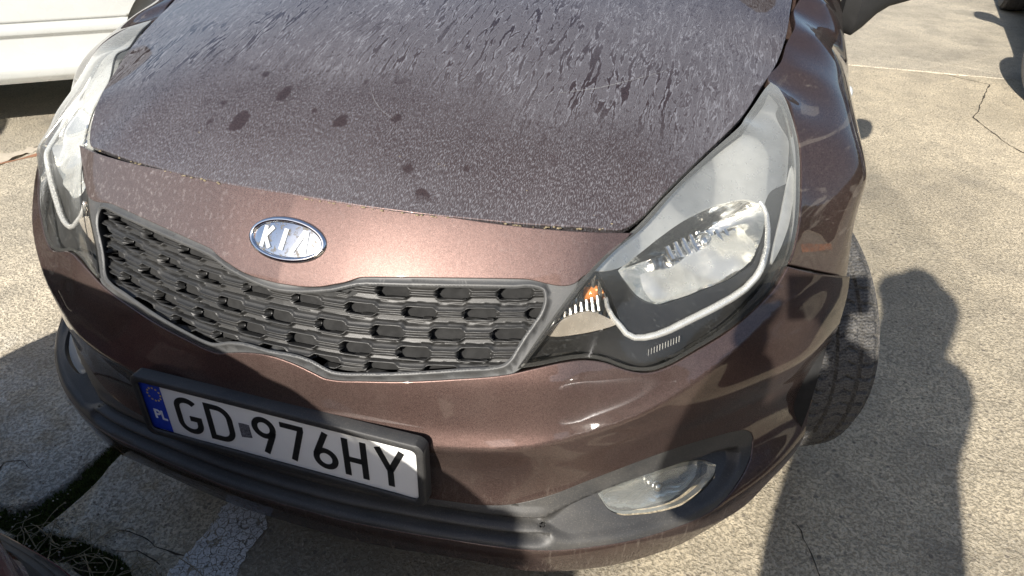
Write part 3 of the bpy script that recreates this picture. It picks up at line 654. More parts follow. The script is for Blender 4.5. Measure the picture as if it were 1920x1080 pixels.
def stroke(path,w,z0,z1,closed=False):
    """flat ribbon letter stroke in (x, z) of a plate -> prism"""
    p=np.array(path,float); n=len(p)
    t=np.roll(p,-1,0)-np.roll(p,1,0) if closed else np.gradient(p,axis=0)
    d=np.diff(p,axis=0); d/=np.linalg.norm(d,axis=1)[:,None]
    nn=np.zeros((n,2))
    for i in range(n):
        a=d[i-1] if (i>0 or closed) else d[0]; b=d[i] if i<n-1 else (d[0] if closed else d[-1])
        na=np.array([-a[1],a[0]]); nb=np.array([-b[1],b[0]]); m=na+nb; m/=np.linalg.norm(m)+1e-9; nn[i]=m/max(.45,np.dot(m,na))
    L=p+nn*w/2; R=p-nn*w/2; V=[];F_=[]
    for q in range(n):
        for (a,z) in ((L[q],z0),(L[q],z1),(R[q],z1),(R[q],z0)): V.append((a[0],a[1],z))
    for q in range(n if closed else n-1):
        r=(q+1)%n
        for k in range(4): l=(k+1)%4; F_.append((q*4+k,q*4+l,r*4+l,r*4+k))
    if not closed: F_.append((3,2,1,0)); F_.append(tuple((n-1)*4+k for k in range(4)))
    return V,F_
def arc(cx,cy,rx,ry,a0,a1,n=18): return [(cx+rx*math.cos(math.radians(a0+(a1-a0)*i/n)),cy+ry*math.sin(math.radians(a0+(a1-a0)*i/n))) for i in range(n+1)]

def number_plate(root):
    px,pz,pt,pr=.0052,.3995,.0613,.0052
    ex=np.array([math.cos(pr),0,math.sin(pr)]); ez=np.array([0,math.sin(pt),math.cos(pt)]); nn=np.cross(ex,ez); o0=np.array([px,0,pz])   # nn points to -y, out of the car
    W=lambda V:[o0+x*ex+z*ez+d*nn+np.array([0,0,0]) for x,z,d in V]
    def rr(hx,hz,r,n=5):
        o=[]
        for cx,cz,a in ((hx-r,hz-r,0),(-hx+r,hz-r,90),(-hx+r,-hz+r,180),(hx-r,-hz+r,270)): o+=arc(cx,cz,r,r,a,a+90,n)
        f=[]
        for i in range(len(o)):
            f.append(o[i]); q=o[(i+1)%len(o)]
            if i%(n+1)==n:
                for k in range(1,14): f.append((o[i][0]+(q[0]-o[i][0])*k/14,o[i][1]+(q[1]-o[i][1])*k/14))
        return f
    # plate: slightly buckled sheet
    a=curve(np.array(rr(.2595,.0565,.010)),.01); g=grid_in([a],.012,.006)
    def warp(q): x,z=q[:,0],q[:,1]; return .0016*np.exp(-((x+.165)**2/.0011+(z+.02)**2/.0012))+.0011*np.exp(-((x+.172)**2/.0005+(z-.03)**2/.0005))-.0015*smooth((-x-.19)/.06)
    r=delaunay_2d_cdt([Vector(p) for p in list(a)+list(g)],[(i,(i+1)%len(a)) for i in range(len(a))],[],1,1e-7)
    q=np.array([tuple(v) for v in r[0]]); w=warp(q)
    T=[tuple(t) for t in r[2]]
    pl=mesh_obj('number_plate',W(np.column_stack([q,w])),T,M_plate,root)
    n=len(q)
    # rim frame
    prof=[(.2555,.0525,.009,.0030),(.2565,.0535,.010,.0056),(.2590,.0560,.011,.0066),(.2660,.0635,.014,.0066),(.2685,.0660,.015,.0045),(.2690,.0665,.016,-.016)]
    rings=[[(x,z-(.002 if z<0 else 0),d) for x,z in rr(hx,hz,rad)] for hx,hz,rad,d in prof]
    b=MB(); b.loft([W(r_) for r_ in rings],True,False); b.obj('plate_frame',M_frame,pl,True,50)
    b=MB(); b.loft([W([(x,z,-.016) for x,z in rr(.266,.064,.014)]),W([(x,z,-.003) for x,z in rr(.266,.064,.014)])]); b.obj('plate_holder',M_frame,pl,False)
    # blue band
    bx=[(-.2590,.0555),(-.2590,-.0555),(-.2142,-.0555),(-.2142,.0555)]
    xs=np.linspace(-.2590,-.2146,8); zs=np.linspace(-.0560,.0560,14); V=[];F_=[]
    for x in xs:
        for z in zs: V.append((x,z,float(warp(np.array([[x,z]]))[0])+.0006))
    for i in range(7):
        for j in range(13): F_.append((i*14+j,(i+1)*14+j,(i+1)*14+j+1,i*14+j+1))
    mesh_obj('euro_band',W(V),F_,M_blue,pl)
    for k in range(12):
        an=2*math.pi*k/12; cx,cz=-.2318+.0138*math.cos(an),.0265+.0138*math.sin(an); V=[]
        for j in range(10):
            rad=.0029 if j%2==0 else .0013; aa=math.pi/2+math.pi*j/5; V.append((cx+rad*math.cos(aa),cz+rad*math.sin(aa),float(warp(np.array([[cx,cz]]))[0])+.0011))
        mesh_obj('star',W(V),[tuple(range(10))],M_star,pl,False)
    def glyph(strokes,x0,z0,s,w,mat,name,d=.0010):
        b=MB()
        for st in strokes:
            cl=False
            if isinstance(st,tuple): st,cl=st
            V,F_=stroke([(x0+x*s,z0+z*s) for x,z in st],w,0,0,cl); q=np.array([(v[0],v[1]) for v in V]); ww=warp(q)
            V=[(v[0],v[1],wv+(d if k%4 in (1,2) else .0002)) for k,(v,wv) in enumerate(zip(V,ww))]
            b.add(W(V),F_)
        b.obj(name,mat,pl,False)
    H=.0805; z0=-.0425; w=.0108; h=w/2/H
    G=[arc(.315,.70,.315-h,.30-h,38,180,16)+arc(.315,.30,.315-h,.30-h,180,360,22)[0:]+[(.63-h,.40),(.63-h,.445),(.34,.445)]]
    Dg=[([(h,h),(h,1-h)]+arc(.30,.66,.34-h,.34-h,90,0,12)+arc(.30,.34,.34-h,.34-h,0,-90,12),True)]
    nine=[(arc(.28,.71,.28-h,.29-h,0,360,28)[:-1],True),[(.555-h,.64),(.52-h,.52),(.24,.0)]]
    seven=[[(0,1-h),(.53-h,1-h),(.53-h,.88),(.20,.0)]]
    six=[(arc(.28,.29,.28-h,.29-h,0,360,28)[:-1],True),[(h*1.02,.36),(.055+h,.49),(.34,1.0)]]
    Hh=[[(h,0),(h,1)],[(.53-h,0),(.53-h,1)],[(h,.46),(.53-h,.46)]]
    Y=[[(.03,1),(.28,.42),(.28,0)],[(.545,1),(.28,.42)]]
    for gl,x in ((G,-.1925),(Dg,-.1305),(nine,-.0405),(seven,.0150),(six,.0700),(Hh,.1260),(Y,.1855)): glyph(gl,x,z0,H,w,M_ink,'character')
    PLs=.0205
    glyph([([(.1,0),(.1,.92)]+arc(.33,.70,.25,.22,90,-90,8)[0:]+[(.1,.48)],False)],-.2445,-.0300,PLs,.0040,M_pw,'country_letter',.0012)
    glyph([[(.1,1),(.1,.08),(.55,.08)]],-.2300,-.0300,PLs,.0040,M_pw,'country_letter',.0012)
    st=[(-.0665+rng.normal(0,.0004),.0115),(-.058,.0125),(-.0462,.0122),(-.0458,-.002),(-.0450,-.0165),(-.055,-.0185),(-.0665,-.0205),(-.0672,-.005)]
    mesh_obj('registration_sticker',W([(x,z,.0006) for x,z in st]),[tuple(range(len(st)))],M_holo,pl,False)

def badge(root):
    c2=lambda q: fas(q)
    ca,cz_=0.0,.6965; q=np.array([[ca,cz_]]); P0=fas(q)[0]+np.array([.003,0,0]); N=normals(fas,q)[0]; ex=np.array([1,0,.012]); ex/=np.linalg.norm(ex); ez=np.cross(N,ex); ez*=np.sign(ez[2])
    W=lambda V:[P0+x*ex+z*ez+(d-x*x*1.1)*N for x,z,d in V]
    def ell(rx,rz,d,n=72): return [(rx*math.cos(2*math.pi*i/n),rz*math.sin(2*math.pi*i/n),d) for i in range(n)]
    A,B=.0665,.0335
    b=MB(); b.loft([W(ell(A*s,B-(1-s)*A,d)) for s,d in ((1.03,-.004),(1.03,.003),(1.0,.0062),(.96,.0074),(.92,.0066),(.895,.0042),(.885,.002))],True,False)
    e=b.obj('emblem',M_chrome,root,True,60)
    b=MB(); R=[W(ell(A*.888*s,(B-.0076)*s,.0036-.0012*s*s)) for s in (1,.8,.55,.3,.05)]; b.loft(R,True,True); b.obj('emblem_disc',M_badge,e,True,60)
    def let(strokes,x0,w,name):
        bb=MB()
        for st in strokes: V,F_=stroke(st,w,.0028,.0050); bb.add(W([(v[0]+x0,v[1],v[2]) for v in V]),F_)
        bb.obj(name,M_badgel,e,False)
    s=.0168
    let([[(-.0035,-s),(.0005,s)],[(.0135,s),(.0005,.001),(.0110,-s)]],-.0370,.0066,'letter')
    let([[(-.0025,-s),(.0025,s)]],-.0025,.0075,'letter')
    let([[(-.0150,-s),(.0005,s-.002),(.0045,s-.002),(.0050,-s)]],.0300,.0066,'letter')

def grille(root):
    inn=curve(np.array(sym(D['inner'])),.006); big=inset(inn,-.006 if True else 0)
    a0,a1=inn[:,0].min()-.01,inn[:,0].max()+.01; z0_,z1_=inn[:,1].min()-.012,inn[:,1].max()+.012
    step=.0022; A=np.arange(a0,a1,step); Z=np.arange(z0_,z1_,.00125)
    AA,ZZ=np.meshgrid(A,Z,indexing='ij'); q=np.column_stack([AA.ravel(),ZZ.ravel()]); S=fas(q); N=normals(fas,q)
    x=S[:,0]; rows=[.676,.6485,.6205,.5925,.568,.545]; offs=[.5,0,.5,0,.5,0]; pitch=.0912
    lift=.07*x*x; z=q[:,1]-lift
    rz=np.array(rows); mids=(rz[:-1]+rz[1:])/2; band=np.searchsorted(-mids,-z)        # row index for every point
    def hh(x,k):
        u=np.abs(((x/pitch-offs[k])+.5)%1-.5)*pitch; return .0030+.0056*smooth((.0285-u)/.0105),u
    dep=np.zeros(len(q))
    H=np.zeros(len(q)); U=np.zeros(len(q)); T=np.zeros(len(q)); HL=np.zeros(len(q)); TL=np.zeros(len(q))
    for k in range(len(rows)):
        m=band==k; h,u=hh(x[m],k); H[m]=h; U[m]=u; T[m]=z[m]-rows[k]
    inside_=np.abs(T)<H
    pocket=inside_&(U<.0255)
    d=np.where(pocket,.004+.012*smooth((H-np.abs(T))/.0022),.0035)
    up=(T>=H)
    tt=np.clip(T-H,0,1)
    slab_=.0008+.0026*np.clip(tt/.0072,0,1)
    rib=.0105+.0005*np.sin(T/.00042*1.0)
    above=np.where(tt<.0072,slab_,slab_+(rib-slab_)*smooth((tt-.0072)/.0012))
    d=np.where(up,above,d)
    dn=(T<=-H); t2=np.clip(-H-T,0,1)
    d=np.where(dn,np.maximum(.0015,rib*smooth(t2/.0014)),d)
    ridge=np.exp(-((np.abs(T)-H)/.0013)**2)
    d=d*(1-.85*ridge)-.0030*ridge
    P=S-(d+.0105)[:,None]*N
    nA,nZ=len(A),len(Z); bandg=band.reshape(nA,nZ)
    ok=inside(big,q).reshape(nA,nZ)
    idx=np.arange(nA*nZ).reshape(nA,nZ)
    g0=None
    hole=(pocket&(np.abs(T)<H*.74)&(U<.0225)).reshape(nA,nZ)
    ok=ok&~hole
    keepq=ok[:-1,:-1]&ok[1:,:-1]&ok[1:,1:]&ok[:-1,1:]
    cell=bandg[:-1,:-1]
    for k in range(len(rows)):
        m=keepq&(cell==k)
        if not m.any(): continue
        f=np.stack([idx[:-1,:-1][m],idx[1:,:-1][m],idx[1:,1:][m],idx[:-1,1:][m]],1)
        u,inv=np.unique(f,return_inverse=True); mesh_obj('grille_bar',P[u],inv.reshape(f.shape),M_grille,root)
    # back wall
    o=panel('grille_backing',M_cavity,[sym(D['inner'])],fas,.02,.03,-.004,root,lambda q:np.full(len(q),-.030),flange=False)

def headlight(root):
    inv=lens.inv; lo=np.array(D['lens'])
    hs=panel('headlight',M_bezel,[lo,D['bowl'],D['turn']],lens,.010,.012,.0045,root,lambda q:np.full(len(q),-.024)+0.0,round_=.001)
    # black gasket channel round the lens
    panel('gasket',M_black,[lo,inset(curve(lo,.006),.0052)],lens,.006,.02,-.0002,hs,lambda q:np.full(len(q),-.0045),flange=False)
    # silver upper bezel
    sil=list(D['silver']); edge=inset(curve(lo,.006),.006)
    n=lens.M[2]
    tip=[tuple(edge[np.argmin(np.linalg.norm(edge-np.array(lo[i]),axis=1))]) for i in (13,11,10,9,8,7,6,5,4)]
    poly=curve(np.array(sil+tip),.006,True,30)
    bowl_c=curve(np.array(D['bowl']),.004)
    panel('silver_bezel',M_satin,[sil+tip],lens,.009,.006,0,hs,lambda q:-.0205+.006*smooth((dist(bowl_c,q)-.004)/.05)*0)
    # main reflector bowl
    def bowl(poly,depth,base,mat,name,steps=16,power=1.,flat=.04,cshift=(0,0)):
        p=curve(np.array(poly),.005); c=p.mean(0)+np.array(cshift); R=[]
        for k in range(steps+1):
            s=1-(1-flat)*(k/steps)**1.25; dd=base+depth*(1-((s-flat)/(1-flat))**2)*1.; q=c*(1-s)+p*s if k else p
            R.append(lens(q)-dd*n)
        b=MB(); b.loft([list(r) for r in R],True,False); k=len(p); b.F.append(tuple(range(steps*k,steps*k+k))); return b.obj(name,mat,hs,True,70),c
    _,c=bowl(D['bowl'],.060,.0245,M_bowl,'reflector_bowl',18,cshift=(.035,.012))
    # lower stepped shelf of the bowl and the bulb with its cap
    bp=np.array(D['bowl']); cx=bp.mean(0)
    bc=lens(np.array([cx+np.array([.02,.008])]))[0]-.052*n
    b=MB(); b.sphere(bc,.014,18,12,(1,1.3,1)); b.obj('bulb_cap',M_chrome,hs)
    # fluted fan behind the bulb
    b=MB()
    for k in range(9):
        u=-.055+k*.0155; q=cx+np.array([u+.012,.004-.10*u*u*8])
        top=lens(np.array([q+np.array([0,.020-.002*abs(k-4)])]))[0]-.056*n; bot=lens(np.array([q-np.array([0,.012])]))[0]-.050*n
        b.add(*tube([top,(top+bot)/2-.002*n,bot],[.0042,.0055,.0050],8))
    b.obj('reflector_flute',M_chrome,hs)
    # shelf: wavy lower reflector
    fl=[]; rows_=12; cols=22
    lowp=curve(np.array(D['bowl']),.004)
    V=[];F_=[]
    x0,x1=lowp[:,0].min()+.006,lowp[:,0].max()-.022
    for j in range(cols):
        x=x0+(x1-x0)*j/(cols-1)
        ys=[]
        for i in range(len(lowp)):
            a,b_=lowp[i],lowp[(i+1)%len(lowp)]
            if (a[0]-x)*(b_[0]-x)<=0 and a[0]!=b_[0]: ys.append(a[1]+(x-a[0])/(b_[0]-a[0])*(b_[1]-a[1]))
        yb,yt=min(ys),max(ys); yt=yb+(yt-yb)*(.52+.07*math.sin(j*.55))
        for i in range(rows_):
            t_=i/(rows_-1); y=yb+(yt-yb)*t_; dd=.0255+.026*t_**.8+.0035*math.sin(j*.62+2.2*t_)+.0022*math.sin(j*1.4-3*t_)
            V.append(lens(np.array([[x,y]]))[0]-dd*n)
    for j in range(cols-1):
        for i in range(rows_-1): F_.append((j*rows_+i,(j+1)*rows_+i,(j+1)*rows_+i+1,j*rows_+i+1))
    mesh_obj('reflector_shelf',V,F_,M_shelf,hs)
    # chrome strip
    cp=curve(np.array(D['chrome']),.006,False,5); m=len(cp); r=.0034+.0030*np.sin(np.linspace(0,math.pi,m))
    b=MB(); b.add(*tube(lens(cp)-.019*n,r,10)); b.obj('chrome_strip',M_strip,hs,True,70)
    # indicator
    bowl(D['turn'],.052,.0245,M_flute,'indicator_bowl',10,cshift=(0,.01))
    tb=lens(np.array(D['turnbulb']))[0]-.050*n
    b=MB(); b.sphere(tb,.0140,18,12,(1,1,1.15)); b.obj('indicator_bulb',M_amber,hs)
    b=MB(); c0=np.array(D['turn']).mean(0)
    for k in range(8):
        q=np.array([.438+.0092*k,.3665+.0016*k-.0006*(k-4)**2*.4]); tp=lens(np.array([q+[.0015,.0135]]))[0]-.034*n; bt=lens(np.array([q-[.001,.0095]]))[0]-.029*n
        b.add(*tube([tp,(tp+bt)/2-.001*n,bt],[.0026,.0034,.0032],8))
    b.obj('indicator_flute',M_bowl,hs)
    panel('indicator_wing',M_wing,[D['turnwing']],lens,.006,.006,0,hs,lambda q:np.full(len(q),-.019))
    panel('side_reflector',M_stripw,[D['sidestrip']],lens,.006,.004,0,hs,lambda q:np.full(len(q),-.016))
    # moulded mark in the lens, made of short bars
    mk=np.array(D['mark']); c0=mk.mean(0); b=MB()
    for k in range(12):
        u=(k-5.5)/12*.055; q=c0+np.array([u,.0006*k-.003]); b.add(*tube([lens(np.array([q+[-.001,-.0045]]))[0]-.003*n,lens(np.array([q+[.0015,.0045]]))[0]-.003*n],.0006,5))
    b.obj('moulded_mark',M_mark,hs)
    panel('headlight_lens',M_lens,[lo],lens,.010,.022,.0022,hs,flange=True,round_=.002)
    return hs

def tyre_rubber():
    t=NT('tyre_rubber'); a=t.n.new('ShaderNodeAttribute'); a.attribute_name='tread'; X,Y,Z=t.xyz(a.outputs['Vector']); c=t.coord()
    zig=t.math('MULTIPLY',t.math('SINE',t.math('MULTIPLY',Y,46.)),.0011)
    w=t.math('SINE',t.math('MULTIPLY',t.math('ADD',X,zig),2*math.pi/.0066))
    cut=t.math('MULTIPLY',t.rng(w,.35,.85),Z)
    base=t.ramp(t.noise(c,30,5,.65),[(.3,(.042,.043,.045)),(.7,(.068,.069,.071))])
    base=t.mix(t.math('MULTIPLY',cut,.75),base,(.008,.008,.009))
    nb=t.bump(t.math('SUBTRACT',1.,cut),.9,.003); nb=t.bump(t.noise(c,700,2,.6),.3,.001,nb)
    f=t.math('MULTIPLY',t.ramp(t.noise(c,300,4,.7),[(.46,.12),(.68,1)]),.5)
    return t.done(t.mixs(f,t.bsdf(base,.75,0,nb),t.bsdf((.24,.22,.19),.95)))
def wheel(root,cx,cy,steer,name='wheel',R=.305,side=1):
    # tyre with a real tread, only the outer shell, spun about its axle
    na,nw=640,74
    prof=[]
    ws=np.linspace(-1,1,nw)
    W2=.094
    def rad(s):
        a=abs(s); return R-.004*a**2-(.016*smooth((a-.80)/.20) if a>.80 else 0)
    T=M_tyre
    co=math.cos(steer); si=math.sin(steer); ax=np.array([co,si,0]); fw=np.array([si,-co,0]); up=np.array([0,0,1.]); C=np.array([cx,cy,R+GZ])
    th=np.linspace(0,2*math.pi,na,endpoint=False)
    TH,S=np.meshgrid(th,ws,indexing='ij')
    r=np.vectorize(rad)(S); w=S*W2
    arcl=TH*R
    g=np.zeros_like(r)
    # circumferential grooves
    for s0,hw in ((-.56,.030),(-.04,.026),(.50,.034)): g=np.maximum(g,.0075*(1-smooth((np.abs(S-s0)-hw)/.025)))
    pit=2*math.pi*R/62
    # shoulder blocks
    ph=(arcl+np.abs(S)*.018)%pit; lat=(1-smooth((np.abs(ph-pit/2)-.0022)/.0014))*.0070; g=np.maximum(g,np.where(S>.54,lat,0))
    ph=(arcl-np.abs(S)*.020)%pit; lat=(1-smooth((np.abs(ph-pit/2)-.0020)/.0014))*.0065; g=np.maximum(g,np.where(S<-.60,lat,0))
    # curved grooves on the inner rib, arrow shapes on the centre rib
    ph=(arcl+.030*(1-((S+.30)/.26)**2))%(pit*1.0); lat=(1-smooth((np.abs(ph-pit/2)-.0018)/.0014))*.0065; g=np.maximum(g,np.where((S>-.53)&(S<-.07),lat,0))
    ph=(arcl+.050*np.abs(S-.23))%pit; lat=(1-smooth((np.abs(ph-pit/2)-.0017)/.0014))*.0060; g=np.maximum(g,np.where((S>-.02)&(S<.47),lat,0))
    # sipes
    sip=.0016*(np.sin(arcl/.0050*2*math.pi/1.+np.sin(S*60)*.9)>.72)*(np.abs(S)<.95); g=np.maximum(g,np.where(g<.001,sip,g))
    r=r-g
    V=list((C+w[...,None]*ax+r[...,None]*(np.cos(TH)[...,None]*fw+np.sin(TH)[...,None]*up)).reshape(-1,3)); F_=[]
    for i in range(na):
        j=(i+1)%na
        for k in range(nw-1): F_.append((i*nw+k,j*nw+k,j*nw+k+1,i*nw+k+1))
    # side walls
    for sgn,e in ((1,nw-1),(-1,0)):
        last=[i*nw+e for i in range(na)]
        for rr_,ww in ((.285,.100),(.262,.104),(.232,.102),(.205,.092)):
            k0=len(V); V+=[C+sgn*ww*ax+(rr_*R/.305)*(math.cos(t)*fw+math.sin(t)*up) for t in th]
            cur=list(range(k0,k0+na))
            for i in range(na):
                j=(i+1)%na; F_.append((last[i],last[j],cur[j],cur[i]) if sgn<0 else (last[j],last[i],cur[i],cur[j]))
            last=cur
    wh=mesh_obj(name,V,[f[::-1] for f in F_],T,root,True,None); at=wh.data.attributes.new('tread','FLOAT_VECTOR','POINT'); buf=np.zeros((len(V),3)); buf[:na*nw]=np.stack([arcl.ravel(),S.ravel(),np.ones(na*nw)],1); at.data.foreach_set('vector',buf.ravel()); wh.data.set_sharp_from_angle(angle=math.radians(40))
    # rim disc with spokes
    b=MB(); n=40; P=lambda r_,w_,t:C+side*w_*ax+r_*(math.cos(t)*fw+math.sin(t)*up)
    b.loft([[P(r_,w_,2*math.pi*i/n) for i in range(n)] for r_,w_ in ((.208,.088),(.200,.094),(.192,.080),(.185,.03))],True,False)
    for k in range(10):
        a=2*math.pi*k/10
        b.loft([[P(r_,w_+dz,a+da) for da,dz in ((-hw/r_,0),(hw/r_,0),(hw/r_,-.02),(-hw/r_,-.02))] for r_,w_,hw in ((.035,.072,.012),(.12,.078,.014),(.195,.082,.020))])
    b.loft([[P(r_,w_,2*math.pi*i/20) for i in range(20)] for r_,w_ in ((.05,.05),(.05,.082),(.03,.086),(.002,.087))],True,True)
    b.loft([[P(r_,w_,2*math.pi*i/n) for i in range(n)] for r_,w_ in ((.19,.03),(.02,.03))],True,False)
    b.obj('rim',M_rim,wh)
    return wh

def rear_body(root,paint_m,glass=M_glass,y0=1.335):
    """doors, tail, windscreen, side windows and roof behind the front wings"""
    def sec(y,w,zt,zb=.16,inn=.0):
        return [(.80*w,y,zb),(.875*w,y,zb+.10),(.888*w,y,.55),(.880*w,y,.74),(.845*w,y,zt-.06),(.79*w,y,zt),(.70*w,y,zt+.012)]
    st=[(y0,1.0,.93),(1.7,1.0,.95),(2.4,1.0,.965),(3.0,.99,.975),(3.5,.965,.98),(3.85,.91,.97),(4.0,.84,.95)]
    def ring(y,w,zt):
        h=sec(y,w,zt); return h+[(-a,b,c) for a,b,c in h[::-1]]
    def split(a,b,name):
        i=[s for s in st if a<=s[0]<=b]; m=MB(); m.loft([ring(*s) for s in i]); return m.obj(name,paint_m,root,True,50)
    split(y0,2.4,'front_door'); split(2.41-.02,3.0,'rear_door') if False else None
    m=MB(); m.loft([ring(*s) for s in [(2.408,1.0,.965),(3.0,.99,.975),(3.4,.97,.98)]]); m.obj('rear_door',paint_m,root,True,50)
    m=MB(); m.loft([ring(*s) for s in [(3.408,.97,.98),(3.85,.91,.97),(4.0,.84,.95)]]); m.obj('tail_panel',paint_m,root,True,50)
    # cabin
    G=[(1.10,.66,.965,.66,.966),(1.55,.745,.965,.66,1.22),(2.0,.755,.97,.60,1.40),(2.7,.75,.98,.585,1.43),(3.4,.72,.985,.56,1.37),(3.95,.66,.96,.58,1.02)]
    R=[]
    for y,wb,zb,wt,zt in G: R.append([(wb,y,zb),((wb+wt)/2+.02,y,(zb+zt)/2),(wt,y,zt-.02),(wt*.6,y,zt+.012),(-wt*.6,y,zt+.012),(-wt,y,zt-.02),(-(wb+wt)/2-.02,y,(zb+zt)/2),(-wb,y,zb)])
    m=MB(); m.loft(R); m.obj('windscreen',glass,root,True,30)
    rf=[]
    for y,w,z in ((1.92,.60,1.395),(2.3,.60,1.432),(2.8,.585,1.442),(3.3,.57,1.40),(3.5,.55,1.35)):
        rf.append([(w+.015,y,z-.03),(w*.8,y,z+.012),(0,y,z+.026),(-w*.8,y,z+.012),(-w-.015,y,z-.03),(-w,y,z-.05),(0,y,z-.02),(w,y,z-.05)])
    m=MB(); m.loft(rf); m.obj('roof',paint_m,root,True,40)
    for s in (1,-1):
        for pts,r in (([(s*.67,1.10,.965),(s*.70,1.5,1.20),(s*.64,1.95,1.39)],.03),([(s*.755,2.42,.97),(s*.62,2.5,1.40)],.035),([(s*.74,3.3,.98),(s*.585,3.42,1.36)],.05)):
            m=MB(); m.add(*tube(pts,r,8)); m.obj('window_pillar',M_black,root)

def side_mirror(root,paint_m,s=1):
    b=MB()
    R=lambda x,y,z,hy,hz: [(s*x,y+hy*math.copysign(abs(math.cos(2*math.pi*i/24))**.55,math.cos(2*math.pi*i/24))*(1 if math.cos(2*math.pi*i/24)<0 else .7),z+hz*math.copysign(abs(math.sin(2*math.pi*i/24))**.55,math.sin(2*math.pi*i/24))) for i in range(24)]
    rings=[R(*a) for a in ((.942,1.37,.905,.040,.050),(.955,1.375,.925,.055,.068),(.985,1.38,.945,.066,.080),(1.03,1.39,.955,.064,.078),(1.065,1.40,.955,.045,.060),(1.078,1.40,.955,.02,.03))]
    b.loft(rings if s>0 else [r[::-1] for r in rings]); mm=b.obj('side_mirror',paint_m,root)
    b=MB(); b.loft([R(*a) for a in ((.86,1.36,.87,.05,.08),(.892,1.33,.865,.045,.078),(.915,1.345,.888,.050,.082),(.940,1.36,.922,.056,.086),(.965,1.37,.94,.060,.085),(1.01,1.38,.95,.060,.080),(1.05,1.39,.955,.045,.055))]); b.obj('mirror_base',M_black,mm)

